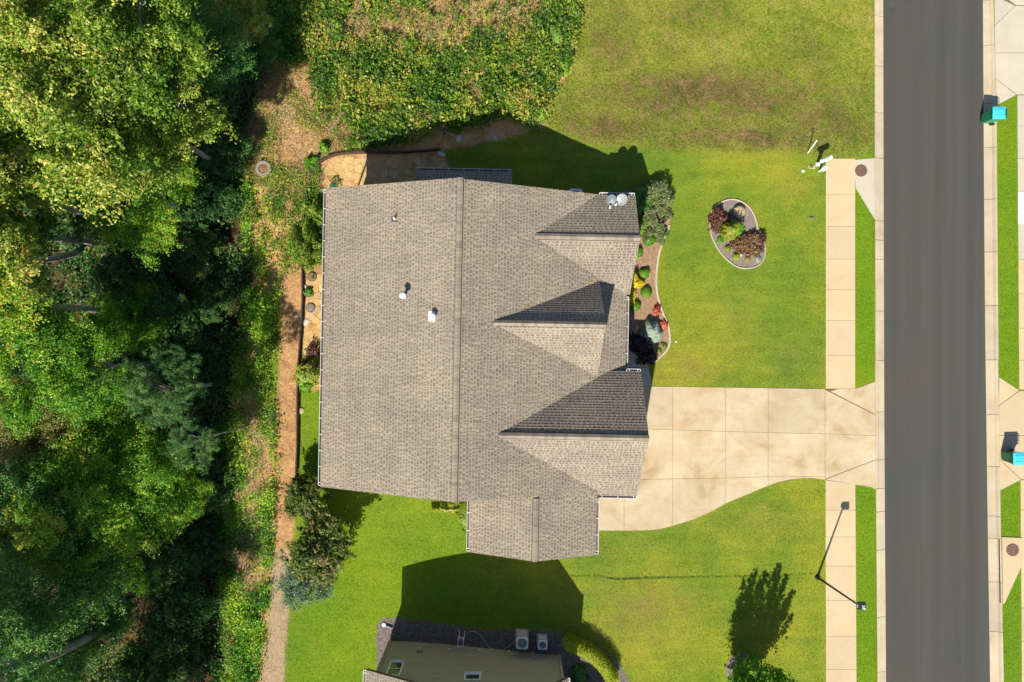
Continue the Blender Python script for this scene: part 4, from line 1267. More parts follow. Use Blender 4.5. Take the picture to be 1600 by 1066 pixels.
x, y = wp(1268, 261)
vb = thing('valve_box', 'tan oval valve box set in the lawn left of the mailbox', 'valve box', (x, y, .01), -.1)
mb = MB(); mb.box((0, 0, .02), (.34, .19, .05)); mb.build('rim', M['edging'], vb, bevel=.02)
mb = MB(); mb.box((-.03, 0, .05), (.22, .13, .02)); mb.build('lid', M['copper'], vb)
x, y = wp(1268, 341)
vb = thing('water_meter_box', 'small brown meter lid in the lawn beside the sidewalk', 'meter box', (x, y, .01))
mb = MB(); mb.box((0, 0, .02), (.28, .14, .045)); mb.build('rim', M['ac_tan'], vb, bevel=.015)
mb = MB(); mb.box((0, 0, .045), (.22, .09, .015)); mb.build('lid', M['iron'], vb)
x, y = wp(1254.5, 267.5)
vb = thing('cleanout_cap', 'small round pale green pipe cap in the lawn left of the mailbox', 'pipe cap', (x, y, 0))
mb = MB(); mb.lathe((0, 0, 0), [(.09, 0), (.09, .06), (.07, .075), (.03, .075)], 16); mb.build('cap', simple('pale_green_plastic', (.45, .60, .42), .5), vb)
mb = MB(); mb.box((0, 0, .085), (.04, .04, .02)); mb.build('nut', M['white'], vb)
x, y = wp(1056, 534)
vb = thing('sprinkler_head', 'tiny white sprinkler head in the lawn beside the blue shrub bed', 'sprinkler', (x, y, 0))
mb = MB(); mb.lathe((0, 0, 0), [(.045, 0), (.045, .05), (.02, .06)], 12); mb.build('cap', M['white'], vb)

# ------------------------------------------------------------------ beds and edgings
def smooth_closed(pts, k=5, closed=True):
    P = [Vector(p) for p in pts]; out = []; n = len(P)
    rngi = range(n if closed else n - 1)
    for i in rngi:
        p0, p1, p2, p3 = (P[(i - 1) % n], P[i], P[(i + 1) % n], P[(i + 2) % n]) if closed else (P[max(i - 1, 0)], P[i], P[i + 1], P[min(i + 2, n - 1)])
        for j in range(k):
            t_ = j / k
            out.append(.5 * ((2 * p1) + (p2 - p0) * t_ + (2 * p0 - 5 * p1 + 4 * p2 - p3) * t_ ** 2 + (3 * p1 - p0 - 3 * p2 + p3) * t_ ** 3))
    if not closed: out.append(P[-1])
    return out

def sheet(name, pxs, m, z=.012, parent=None):
    """flat bed surface with a slightly uneven top"""
    pts = [wp(p[0], p[1]) for p in pxs]
    me = bpy.data.meshes.new(name); bm = bmesh.new()
    f_ = bm.faces.new([bm.verts.new((p[0], p[1], z)) for p in pts])
    bmesh.ops.triangulate(bm, faces=[f_])
    bmesh.ops.subdivide_edges(bm, edges=bm.edges, cuts=3, use_grid_fill=True)
    for v in bm.verts:
        v.co.z = z + float(fbm(v.co.x * 3, v.co.y * 3, 5)) * .025 + (.0)
        v.normal_update()
    bmesh.ops.recalc_face_normals(bm, faces=bm.faces)
    bm.to_mesh(me); bm.free()
    return mesh_obj(name, me, parent, m)

def edging(pxs, label, wdt=.10, closed=True):
    pts = [Vector((*wp(p[0], p[1]), 0)) for p in pxs]
    c = sum(pts, Vector()) / len(pts)
    e = thing('bed_edging', label, 'bed edging', (pts[0].x, pts[0].y, 0))
    n = len(pts); mb = MB(); rr = random.Random(n)
    cells_ = n if closed else n - 1
    rows = []
    for i in range(n):
        a = pts[(i - 1) % n] if (closed or i > 0) else pts[i]; b = pts[(i + 1) % n] if (closed or i < n - 1) else pts[i]
        d = (b - a).normalized(); nn = Vector((-d.y, d.x, 0)) * wdt / 2
        o_ = pts[0]
        rows.append([pts[i] - nn - o_ + Vector((0, 0, -.03)), pts[i] - nn - o_ + Vector((0, 0, .055)), pts[i] - nn * .4 - o_ + Vector((0, 0, .075)),
                     pts[i] + nn * .4 - o_ + Vector((0, 0, .075)), pts[i] + nn - o_ + Vector((0, 0, .055)), pts[i] + nn - o_ + Vector((0, 0, -.03))])
    P = [q for r in rows for q in r]; Fc = []
    for i in range(cells_):
        j = (i + 1) % n
        for k in range(5): Fc.append((i * 6 + k, j * 6 + k, j * 6 + k + 1, i * 6 + k + 1))
    if not closed: Fc += [tuple(range(6)), tuple(range((n - 1) * 6, n * 6))]
    mb.add(P, Fc)
    o = mb.build('curb_strip', M['edging'], e)
    bm = bmesh.new(); bm.from_mesh(o.data); bmesh.ops.recalc_face_normals(bm, faces=bm.faces); bm.to_mesh(o.data); bm.free()

FB_OUT = smooth_closed([(1046, 352), (1036, 376), (1029, 400), (1025.5, 430), (1026, 452), (1030, 472), (1037, 492), (1044, 508), (1046.5, 530), (1043, 545), (1032, 557), (1022, 566)], 5, False)
FB = [(974, 330), (1000, 318), (1030, 322), (1050, 335)] + [tuple(p) for p in FB_OUT] + [(1014, 570), (1006, 556), (996, 549), (974, 545)]
t = sheet('front_bed', FB, M['mulch_tan']); t['kind'] = 'structure'
t = sheet('side_bed', [(948, 308), (960, 301.5), (985, 296), (1009, 290.5), (1030, 300), (1040, 320), (1030, 329), (1000, 330), (974, 334), (974, 318), (950, 316)], M['mulch_grey'], .008); t['kind'] = 'structure'
edging(FB_OUT, 'pale curved concrete edging round the front shrub bed', .10, False)
ISL = smooth_closed([(1110, 336), (1118, 322), (1133, 313.5), (1148, 312), (1163, 318), (1174, 329), (1181, 345), (1184, 358), (1192, 372), (1195.5, 390), (1193, 405), (1184, 415), (1168, 419.5), (1152, 417), (1136, 406), (1122, 390), (1112, 370), (1109, 352)], 4)
ISL = [tuple(p) for p in ISL]
t = sheet('island_bed', ISL, M['mulch_grey']); t['kind'] = 'structure'
edging(ISL, 'pale concrete ring edging round the island bed in the front lawn', .075)

# ------------------------------------------------------------------ flagstone patio, wall, stones
def flagstones(region, seed, step=13.5):
    rr = random.Random(seed)
    x0 = min(p[0] for p in region); x1 = max(p[0] for p in region); y0 = min(p[1] for p in region); y1 = max(p[1] for p in region)
    S = []
    y = y0 - step
    r = 0
    while y < y1 + step:
        x = x0 - step + (r % 2) * step / 2
        while x < x1 + step:
            S.append((x + rr.uniform(-.40, .40) * step, y + rr.uniform(-.40, .40) * step)); x += step
        y += step * .9; r += 1
    for i, c_ in enumerate(S):
        cell = [(c_[0] - 30, c_[1] - 30), (c_[0] + 30, c_[1] - 30), (c_[0] + 30, c_[1] + 30), (c_[0] - 30, c_[1] + 30)]
        for j, q in enumerate(S):
            if j == i or abs(q[0] - c_[0]) > 45 or abs(q[1] - c_[1]) > 45: continue
            mx_, my_ = (c_[0] + q[0]) / 2, (c_[1] + q[1]) / 2
            dx, dy = q[0] - c_[0], q[1] - c_[1]
            cell = clip_poly(cell, (mx_, my_), (mx_ - dy, my_ + dx))
            if len(cell) < 3: break
        cell = clip_convex(cell, region)
        if len(cell) < 3 or area(cell) < 45: continue
        cell = inset(cell, .28)
        if len(cell) < 3: continue
        # knock the corners off
        q = []
        for k in range(len(cell)):
            a, b, c2 = cell[k - 1], cell[k], cell[(k + 1) % len(cell)]
            q.append((b[0] + (a[0] - b[0]) * .16, b[1] + (a[1] - b[1]) * .16)); q.append((b[0] + (c2[0] - b[0]) * .16, b[1] + (c2[1] - b[1]) * .16))
        W = [gp(*p) for p in q]
        zc = sum(p.z for p in W) / len(W)
        mb = MB(); mb.prism([(p.x, p.y) for p in W], zc - .08, zc + .02 + rr.uniform(-.005, .005))
        mb.build('flagstone', M['flag'], patio)
patio = sroot('patio')
flagstones([(503, 300), (506, 262), (518, 249), (535, 244.5), (640, 241), (694, 239), (697, 258), (712, 279), (725, 300)], 4)
flagstones([(477, 428), (515, 428), (515, 600), (489, 606), (474, 560)], 9)

rw = [(688, 234.5), (660, 237.5), (620, 239.5), (575, 239.5), (540, 241), (520, 245), (507, 251), (497, 259), (487, 275), (479, 310), (476, 360), (474, 420), (474.5, 470), (471.5, 520), (468, 570), (466.5, 620), (466, 700), (463, 760)]
RW = thing('retaining_wall', 'low dark timber garden wall curving round the flagstone patio', 'garden wall', gp(*rw[0]))
rwo = RW.location.copy()
sp = smooth_closed(rw, 2, False)
for a, b in zip(sp[:-1], sp[1:]):
    A, B = gp(*a), gp(*b); d = (B - A); L_ = d.length; ang = math.atan2(d.y, d.x); c_ = (A + B) / 2 - rwo
    mb = MB(); mb.box(c_ + Vector((0, 0, .10)), (L_ - .01, .07, .42), ang); mb.build('board', M['timber'], RW)

def rock(px, py, r, label, m, seed, flat=.6, name='boulder', cat='rock', z=None):
    g_ = gp(px, py)
    bm = bmesh.new(); bmesh.ops.create_icosphere(bm, subdivisions=3, radius=1)
    rr = random.Random(seed); ox, oy = rr.uniform(0, 50), rr.uniform(0, 50)
    for v in bm.verts:
        k = .75 + .5 * float(fbm(v.co.x * 1.3 + ox, v.co.y * 1.3 + oy + v.co.z, seed)) 
        v.co = Vector((v.co.x * r[0], v.co.y * r[1], v.co.z * min(r) * flat)) * k
    me = bpy.data.meshes.new(name); bm.to_mesh(me); bm.free()
    o = mesh_obj(name, me, None, m); o.location = g_ + Vector((0, 0, min(r) * flat * .5)); o.rotation_euler = (0, 0, rr.uniform(0, 3))
    tag(o, label, cat); return o
rock(717, 217.5, (.22, .16), 'pale rock in the shade above the garden wall', M['pale_stone'], 3)
rock(690, 241, (.14, .24), 'white upright stone at the end of the dark garden wall', M['pale_stone'], 4)
rock(774, 216, (.12, .09), 'small pale rock in the shaded lawn by the weeds', M['pale_stone'], 5)
rock(476, 448, (.12, .12), 'small white stone between the wall and the round dwarf shrub', M['pale_stone'], 6)
rock(477, 504, (.17, .24), 'flat pale stone on the patio strip under the second planter ring', M['pale_stone'], 7, .3)
rock(469, 642, (.22, .17), 'pale pinkish stone at the north tip of the narrow back lawn', M['boulder'], 8, .4)
rock(463, 494, (.12, .10), 'small white stone lying in the pine straw', M['pale_stone'], 9)
rock(1153, 333, (.36, .32), 'big tan boulder behind the green shrub in the island bed', M['boulder'], 10, .9)
rock(1140, 360, (.28, .18), 'low tan rock at the left foot of the island shrub', M['boulder'], 12, .6)
rock(1149, 369, (.16, .12), 'small tan rock beside the white plaque in the island bed', M['boulder'], 13, .6)
rock(1007, 516, (0.2, .14), 'tan rock in the mulch left of the blue spruce', M['boulder'], 15, .6) if False else None
rock(994, 515, (.30, .10), 'long flat tan rock beside the blue dwarf spruce', M['boulder'], 16, .5)
rock(998, 549, (.28, .15), 'grey rock in the shade by the dark shrub', M['pale_stone'], 17, .5)
rock(507, 298, (.16, .14), 'white stone at the northwest corner of the roof', M['pale_stone'], 18)
g_ = gp(1142, 371)
pq = thing('garden_plaque', 'small white plaque standing in the island bed', 'plaque', g_, .3)
mb = MB(); mb.box((0, 0, .14), (.15, .04, .24), M=Matrix.Rotation(-.6, 3, 'X')); mb.build('tablet', M['white'], pq, bevel=.01)
mb = MB(); mb.box((0, .03, .02), (.18, .1, .04)); mb.build('base', M['trim'], pq)

def ring(px, py, r0, r1, h, m, m2, label, name, cat, mound=0.02, sides=36):
    g_ = gp(px, py)
    t_ = thing(name, label, cat, g_)
    mb = MB(); mb.lathe((0, 0, 0), [(r0, -.2), (r0, h - .02), (r0 - .02, h), (r1 + .02, h), (r1, h - .02), (r1, -.1)], sides); mb.build('rim', m, t_)
    mb = MB(); mb.lathe((0, 0, h * .8), [(r1, 0), (r1 * .6, mound * .7), (.01, mound)], sides); mb.build('soil', m2, t_)
    return t_
ring(414.5, 265.5, .43, .25, .35, M['ac_tan'], M['soil'], 'round tan concrete riser filled with brown soil in the weeds', 'well_ring', 'concrete ring', .06)
ring(488, 433, .25, .225, .09, M['black'], M['soil'], 'dark planter ring with a green sprig, the upper of two by the back gutter', 'planter_ring', 'planter', .03)
ring(485.5, 481, .25, .225, .09, M['black'], M['mulch_grey'], 'dark planter ring filled with pale mulch, the lower of two by the back gutter', 'planter_ring', 'planter', .03)

# ------------------------------------------------------------------ foliage
def leaf_mesh(name, P, S, tone, m, up=.6, narrow=.55, seed=1, extra=None):
    r = np.random.default_rng(seed)
    n = len(P)
    N = r.normal(size=(n, 3)); N[:, 2] = np.abs(N[:, 2]) + up; N /= np.linalg.norm(N, axis=1)[:, None]
    A = r.normal(size=(n, 3)); A -= N * (A * N).sum(1)[:, None]; A /= np.linalg.norm(A, axis=1)[:, None]
    B = np.cross(N, A)
    S = np.asarray(S).reshape(-1, 1) * np.ones((n, 1))
    V_ = np.stack([P - A * S * .5, P + B * S * narrow * .5 + A * S * .05, P + A * S * .5 - N * S * .12, P - B * S * narrow * .5 + A * S * .05], 1)
    me = np_mesh(name, V_, 4, tone, extra=extra)
    me.materials.append(m)
    return me

def cluster_cloud(centres, rad, per, seed, flat=.7):
    r = np.random.default_rng(seed)
    k = len(centres)
    D = np.clip(r.normal(size=(k, per, 3)) * .46, -1.5, 1.5)
    # each clump is drawn out along its own twig and broken into sprays
    ax = r.normal(size=(k, 1, 3)); ax[..., 2] *= .4; ax /= np.linalg.norm(ax, axis=2)[..., None]
    D = D * .80 + ax * r.normal(size=(k, per, 1)) * .52
    sp = r.normal(size=(k, 7, 3)) * .62; sp[..., 2] *= .7
    pick = r.integers(0, 7, (k, per))
    D = D * .55 + sp[np.arange(k)[:, None], pick] * .8
    D[..., 2] *= flat
    P = centres[:, None, :] + D * np.asarray(rad).reshape(-1, 1, 1)
    t_ = np.repeat(r.random(k)[:, None], per, 1) * .45 + r.random((k, per)) * .60
    return P.reshape(-1, 3), t_.reshape(-1)

def crown_points(seed, lobes=8, per=13, R=3.0, zf=.72):
    r = np.random.default_rng(seed); C = []
    for i in range(lobes):
        a = 2 * math.pi * i / lobes + r.uniform(-.3, .3); e = r.uniform(-.15, 1.1)
        rad = R * r.uniform(.50, .86) if i < lobes - 1 else 0.2
        if i == lobes - 1: e = 1.4
        c = np.array([math.cos(a) * math.cos(e) * rad, math.sin(a) * math.cos(e) * rad, math.sin(e) * rad * zf + .1])
        if i == lobes - 1: c = np.array([0, 0, R * .62])
        for j in range(per):
            d = r.normal(size=3); d /= np.linalg.norm(d)
            C.append(c + d * np.array([1, 1, .75]) * r.uniform(.25, 1.0) * R * r.uniform(.30, .50))
    for j in range(lobes * 3):
        a = r.uniform(0, 2 * math.pi); q = R * r.uniform(.1, .95)
        C.append(np.array([math.cos(a) * q, math.sin(a) * q, r.uniform(-.35, .5) * R]))
    return np.array(C)

PROTO = {}
def proto(kind, seed):
    key = (kind, seed)
    if key in PROTO: return PROTO[key]
    C = crown_points(seed)
    n = len(C)
    if kind == 'pine':
        r = np.random.default_rng(seed)
        P, tn = cluster_cloud(C, r.uniform(.28, .5, n), 230, seed, .8)
        me = leaf_mesh('crown', P, r.uniform(.16, .26, len(P)), tn, M['pine'], .3, .10, seed)
    else:
        r = np.random.default_rng(seed)
        per = {'oak': 400, 'maple': 420, 'dark_tree': 330, 'olive': 200, 'low': 110, 'garden': 95, 'garden_blue': 60}[kind]
        P, tn = cluster_cloud(C, r.uniform(.36, .78, n), per, seed, .6)
        sz = {'oak': (.07, .15), 'maple': (.065, .125), 'dark_tree': (.06, .12), 'olive': (.07, .13), 'low': (.14, .26), 'garden': (.17, .30), 'garden_blue': (.20, .38)}[kind]
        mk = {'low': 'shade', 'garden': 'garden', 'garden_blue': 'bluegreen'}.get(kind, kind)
        me = leaf_mesh('crown', P, r.uniform(*sz, len(P)), tn, M[mk], .7, .28 if kind == 'garden_blue' else (.5 if kind == 'oak' else .62), seed)
    PROTO[key] = (me, C)
    return PROTO[key]

def tree(kind, seed, label, base, centre, R, trunk_r=.16, bend=(0, 0), name='tree', group=None, limbs=13, zs=1.0, rot=None):
    """base and centre are world points; the crown hangs round centre"""
    me, C = proto(kind, seed)
    t_ = thing(name, label, 'tree', base, 0, group)
    rr = random.Random(seed * 7 + int(base[0] * 10))
    rot = rr.uniform(0, 6.28) if rot is None else rot
    k = R / 3.0
    cr = mesh_obj('crown', me, t_); c0 = Vector(centre) - Vector(base)
    cr.location = c0; cr.scale = (k, k, k * zs); cr.rotation_euler = (0, 0, rot)
    Rz = Matrix.Rotation(rot, 3, 'Z')
    mb = MB()
    fork = c0 - Vector((0, 0, R * .55))
    if fork.z < c0.z * .3: fork = c0 * .4
    pts = []
    for i in range(8):
        q = i / 7
        p = fork * q + Vector((bend[0], bend[1], 0)) * math.sin(q * math.pi) + Vector((rr.uniform(-.04, .04), rr.uniform(-.04, .04), 0))
        pts.append(p)
    mb.tube(pts, [trunk_r * (1.25 if i == 0 else 1 - .4 * i / 7) for i in range(8)], 9)
    tr = mb.build('trunk', M['bark'], t_, smooth=True)
    lb = MB()
    idx = rr.sample(range(len(C)), min(len(C), limbs * 4))
    heads = idx[:limbs]
    for h_ in heads:
        e = c0 + Rz @ Vector(C[h_]) * k + Vector((0, 0, (.32 if kind == 'oak' else .05) * k))
        st = fork * rr.uniform(.8, 1.0)
        mid = st.lerp(e, .5) + Vector((rr.uniform(-.2, .2), rr.uniform(-.2, .2), rr.uniform(0, .35))) * k
        lb.tube([st, st.lerp(mid, .6), mid, mid.lerp(e, .55), e], [trunk_r * .42, trunk_r * .34, trunk_r * .26, trunk_r * .16, trunk_r * .07], 6)
        near = sorted(idx[limbs:], key=lambda i: (Vector(C[i]) - Vector(C[h_])).length)[:4]
        for i in near:
            e2 = c0 + Rz @ Vector(C[i]) * k
            s2 = mid.lerp(e, rr.uniform(.1, .8))
            lb.tube([s2, s2.lerp(e2, .5) + Vector((0, 0, .12 * k)), e2], [trunk_r * .16, trunk_r * .10, trunk_r * .04], 5)
    lb.build('limbs', M['bark'], t_, smooth=True)
    return t_

def tree_px(kind, seed, cx, cy, zc, R, label, base=None, **k):
    """crown centre where the photograph shows it, foot on the ground below or at a seen trunk foot"""
    X, Y_ = wp(cx, cy, zc)
    if base: b = gp(*base)
    else: b = Vector((X, Y_, float(ground_base(X, Y_))))
    b = b - Vector((0, 0, .1))
    return tree(kind, seed, label, b, (X, Y_, zc), R, **k)

G = 'trees of the wood behind the house'
TREES = [
 ('oak', 1, 60, 60, 8.6, 3.6, 'yellow-green oak crown filling the top left corner of the wood', {}),
 ('oak', 2, 190, 55, 8.0, 3.5, 'sunlit yellow-green tree second from the top left corner along the top edge', {}),
 ('oak', 3, 120, 190, 8.0, 3.9, 'largest sunlit oak of the wood, with pale bare branches showing through', {'trunk_r': .22}),
 ('oak', 4, 240, 195, 5.6, 2.8, 'sunlit oak whose branch tips reach furthest out toward the red clay', {}),
 ('maple', 1, 215, 300, 4.0, 2.5, 'yellow-green maple just above the bare shaded trunks', {}),
 ('dark_tree', 1, 300, 70, 4.0, 2.3, 'mid green tree between the big oaks and the weedy slope at the top', {}),
 ('oak', 2, 372, 22, 1.8, 1.6, 'small yellow-tipped tree at the top edge beside the dark gap', {'trunk_r': .09}),
 ('dark_tree', 2, 18, 300, 6.0, 2.7, 'dull green tree at the left edge under the largest oak', {}),
 ('oak', 4, -25, 415, 7.5, 2.6, 'pale dusty crown at the left edge over the two upper bare trunks', {'base': (128, 392), 'trunk_r': .19}),
 ('maple', 2, 30, 560, 6.0, 2.9, 'mid green maple at the left edge below the lone straight trunk', {}),
 ('maple', 3, 130, 575, 4.6, 2.6, 'darker spreading maple left of the soft pine', {}),
 ('pine', 1, 245, 612, 4.6, 2.0, 'soft blue-green pine with sunlit tips', {'trunk_r': .12}),
 ('pine', 2, 300, 692, 5.2, 1.2, 'smaller dark pine at the right edge of the wood', {'trunk_r': .055}),
 ('olive', 1, 60, 668, 3.5, 2.4, 'thin orange-brown tree between the green maples at the left edge', {}),
 ('maple', 1, 205, 775, 4.2, 3.0, 'brightest green maple crown in the lower half of the wood', {'trunk_r': .19}),
 ('maple', 2, 100, 805, 4.6, 3.1, 'bright green maple left of the brightest one', {}),
 ('dark_tree', 3, 5, 780, 5.0, 2.7, 'small leaved green tree on the left edge beside the bright maples', {}),
 ('dark_tree', 1, 55, 905, 5.0, 3.5, 'large deep blue-green tree above the leaning pale trunk', {'trunk_r': .2}),
 ('maple', 3, 160, 870, 3.0, 2.3, 'deep green maple under the brightest crown', {}),
 ('maple', 2, 280, 775, .8, 1.6, 'low yellow-green sapling by the dark gap at the edge of the wood', {'trunk_r': .08}),
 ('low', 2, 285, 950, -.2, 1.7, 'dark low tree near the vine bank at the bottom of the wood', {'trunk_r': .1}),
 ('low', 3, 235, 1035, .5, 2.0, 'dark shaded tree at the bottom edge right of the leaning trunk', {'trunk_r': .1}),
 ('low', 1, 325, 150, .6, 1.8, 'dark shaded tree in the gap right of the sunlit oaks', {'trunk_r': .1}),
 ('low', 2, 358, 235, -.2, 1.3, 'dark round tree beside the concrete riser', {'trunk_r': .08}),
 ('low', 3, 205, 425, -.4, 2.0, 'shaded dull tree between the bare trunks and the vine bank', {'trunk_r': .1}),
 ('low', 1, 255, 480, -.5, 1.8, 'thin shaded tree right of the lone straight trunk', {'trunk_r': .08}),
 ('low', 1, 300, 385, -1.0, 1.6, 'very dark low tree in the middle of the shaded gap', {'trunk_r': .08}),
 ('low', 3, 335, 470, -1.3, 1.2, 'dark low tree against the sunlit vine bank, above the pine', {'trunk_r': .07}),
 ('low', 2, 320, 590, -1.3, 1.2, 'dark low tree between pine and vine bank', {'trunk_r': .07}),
 ('low', 3, 315, 860, -1.3, 1.2, 'dark low tree below the sapling, against the vine bank', {'trunk_r': .07}),
 ('oak', 3, -95, 350, 10.0, 3.4, 'tall tree with a bare pale trunk leaning to the left edge, topmost bare trunk', {'base': (152, 378), 'trunk_r': .20}),
 ('maple', 1, -80, 470, 10.0, 3.0, 'tall tree with a long straight bare trunk over the brown leaf litter', {'base': (205, 488), 'trunk_r': .19}),
 ('dark_tree', 3, -60, 1090, 10.0, 3.6, 'tall tree with a thick pale curved trunk leaning to the bottom left corner', {'base': (200, 935), 'trunk_r': .26, 'bend': (.5, -.5)}),
 ('maple', 3, 165, 660, 2.2, 2.4, 'mid green maple between the pine and the brightest maple', {}),
 ('dark_tree', 2, 95, 720, 3.0, 2.4, 'green crown left of the brightest maple, under the orange-brown tree', {}),
 ('maple', 1, 195, 500, .2, 1.9, 'low green tree at the foot of the lone straight trunk', {'trunk_r': .1}),
 ('dark_tree', 3, 150, 960, 1.0, 2.2, 'dark green crown crossed by the shadow above the leaning pale trunk', {}),
 ('dark_tree', 1, 60, 1010, 3.0, 2.4, 'dark green crown in the bottom left corner of the wood', {}),
 ('low', 1, 320, 300, -.8, 1.5, 'very dark low tree level with the concrete riser', {'trunk_r': .07}),
 ('low', 2, 270, 330, -.4, 1.7, 'dark low tree right of the bare trunks under the sunlit maple', {'trunk_r': .07}),
 ('low', 3, 285, 545, -1.0, 1.5, 'dark low tree just above the soft pine', {'trunk_r': .07}),
 ('low', 1, 250, 870, .0, 1.8, 'dark low tree under the right side of the brightest maple', {'trunk_r': .07}),
 ('low', 2, 330, 760, -1.2, 1.4, 'dark low tree at the vine bank level with the brightest maple', {'trunk_r': .07}),
 ('low', 3, 290, 1020, -1.4, 1.5, 'dark low tree at the bottom edge nearest the vine bank', {'trunk_r': .07}),
 ('dark_tree', 1, 395, 60, -.2, 1.5, 'dark green tree at the left end of the weedy slope near the top edge', {'trunk_r': .08}),
 ('low', 1, 130, 340, -.3, 1.8, 'dull green low tree between the two uppermost bare trunks', {'trunk_r': .07}),
 ('dark_tree', 1, 120, 1180, 6.0, 3.6, 'tree just outside the bottom edge shading the lower wood', {}),
 ('dark_tree', 2, 150, 1230, 3.0, 3.0, 'tree beyond the bottom edge nearest the vine bank', {}),
 ('oak', 1, -60, 180, 9, 3.6, 'oak crown cut by the left edge beside the largest oak', {}),
]
for kind, sd_, cx, cy, zc, R, lab, kw in TREES:
    tree_px(kind, sd_, cx, cy, zc, R, lab, group=G, limbs=24 if kind == 'oak' else 12, **kw)

# undergrowth of the wood, weeds and vines: things nobody could count
def scatter(poly, n, seed, thin=None):
    r = np.random.default_rng(seed)
    x0 = min(p[0] for p in poly); x1 = max(p[0] for p in poly); y0 = min(p[1] for p in poly); y1 = max(p[1] for p in poly)
    A = (x1 - x0) * (y1 - y0); m_ = int(n * 2.2)
    px = r.uniform(x0, x1, m_); py = r.uniform(y0, y1, m_)
    k = in_poly(px, py, poly)
    px, py = px[k], py[k]
    if thin is not None:
        k = r.random(len(px)) < thin(px, py); px, py = px[k], py[k]
    k = np.hypot(px - 414.5, py - 265.5) > 12.5; px, py = px[k], py[k]
    px, py = px[:n], py[:n]
    x, y, z = gp_arr(px, py)
    return px, py, x, y, z

def cover(name, poly, n, hmax, size, m, seed, thin=None, freq=1.3, per=9, spread=.16, tone_shift=0, hmin=.03, up=.8, narrow=.6):
    r = np.random.default_rng(seed + 50)
    px, py, x, y, z = scatter(poly, n // per, seed, thin)
    h = hmin + hmax * np.clip(fbm(x * freq, y * freq, seed, 4) * 1.9 - .45, 0.02, 1)
    k = len(x)
    P = np.stack([x, y, z + h * (.25 + .75 * r.random(k))], 1)
    D = r.normal(size=(k, per, 3)) * spread; D[..., 2] *= .6
    P = P[:, None, :] + D
    P[..., 2] = np.maximum(P[..., 2], z[:, None] + .02)
    big = fbm(x * .8 + 7, y * .8, seed + 3, 5)
    tn = np.clip((big[:, None] - .5) * 1.5 + .38 + tone_shift + r.normal(size=(k, 1)) * .20 + r.normal(size=(k, per)) * .17, 0, 1)
    P = P.reshape(-1, 3)
    me = leaf_mesh(name, P, r.uniform(*size, len(P)), tn.reshape(-1), m, up, narrow, seed)
    o = mesh_obj(name, me); o['kind'] = 'stuff'
    return o

W1 = [(478, -80), (902, -80), (904, 30), (896, 85), (872, 112), (864, 150), (853, 188), (838, 206), (795, 182), (745, 196), (650, 222), (590, 229), (548, 236), (520, 216), (498, 184), (484, 125), (474, 60)]
def thin1(px, py):
    q = fbm(px / 40., py / 40., 77, 4) * .6 + fbm(px / 12., py / 12., 78, 3) * .4
    d1 = np.exp(-(((px - 640) / 82) ** 2 + ((py - 44) / 32) ** 2)); d2 = np.exp(-(((px - 775) / 78) ** 2 + ((py - 20) / 46) ** 2))
    edge = np.exp(-(((px - 520) / 30) ** 2 + ((py - 190) / 45) ** 2))
    return np.clip(sstep(.36, .52, q) - d1 * 1.15 - d2 * 1.15 - edge * .8, .10, 1)
cover('weeds', W1, 95000, 1.0, (.08, .17), M['weed'], 31, thin1, tone_shift=.16, freq=2.6)
def thin_gap(px, py): return np.clip(sstep(.46, .62, fbm(px / 30., py / 30., 17, 4)), .04, 1)
cover('clay_weeds', [(395, -60), (480, -60), (500, 180), (545, 235), (508, 250), (498, 262), (500, 300), (440, 300), (392, 280), (378, 240), (400, 150), (432, 90)], 20000, .35, (.06, .12), M['weed'], 32, thin_gap, tone_shift=.25)
cover('vines', Z_VINE, 85000, .70, (.08, .16), M['vine'], 33, lambda px, py: np.clip(sstep(.34, .5, fbm(px / 22., py / 30., 5, 4)) - .92 * ((py < 450) & (px > 392)) - .85 * np.exp(-((px - (395 - (py - 800) * .03)) / 26) ** 2) * ((py > 600) & (py < 930)), .05, 1), tone_shift=.02)
cover('yellow_weeds', [(392, 262), (500, 262), (506, 330), (503, 395), (470, 425), (440, 470), (432, 640), (400, 640), (405, 500), (398, 400), (392, 330)], 26000, .4, (.07, .13), M['weed'], 34, lambda px, py: np.clip(sstep(.47, .60, fbm(px / 16., py / 20., 15, 4)) - .8 * np.exp(-((px - 452) / 14) ** 2), .03, 1), tone_shift=.30)
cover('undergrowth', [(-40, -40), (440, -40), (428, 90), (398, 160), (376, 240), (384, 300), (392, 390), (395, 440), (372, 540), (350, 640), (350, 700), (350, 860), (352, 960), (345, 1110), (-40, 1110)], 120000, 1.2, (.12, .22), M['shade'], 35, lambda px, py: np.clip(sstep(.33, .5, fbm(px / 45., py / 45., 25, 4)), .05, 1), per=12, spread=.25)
# dry stalks: thin pale blades lying every way
cover('brambles', [(418, -60), (488, -60), (488, 88), (462, 104), (440, 100), (424, 70)], 9000, .9, (.09, .18), M['vine'], 36, None)
cover('brush', W1, 11000, 1.3, (.14, .26), M['weed'], 37, thin1, tone_shift=.05, freq=3.0, per=7, spread=.14)
def dry(name, poly, n, seed, thin, size=(.12, .30), hmax=.22, narrow=.07):
    r = np.random.default_rng(seed)
    px, py, x, y, z = scatter(poly, n, seed, thin)
    P = np.stack([x, y, z + .02 + hmax * r.random(len(x)) ** 2], 1)
    me = leaf_mesh(name, P, r.uniform(*size, len(P)), r.random(len(P)), M['dry'], 1.2, narrow, seed)
    o = mesh_obj(name, me); o['kind'] = 'stuff'
dry('dry_grass', W1, 42000, 41, lambda px, py: 1.08 - thin1(px, py))
dry('dry_stalks', [(395, 60), (480, 60), (500, 180), (560, 230), (508, 250), (498, 262), (480, 300), (440, 320), (392, 280), (378, 240), (400, 150)], 12000, 42, lambda px, py: px * 0 + 1)
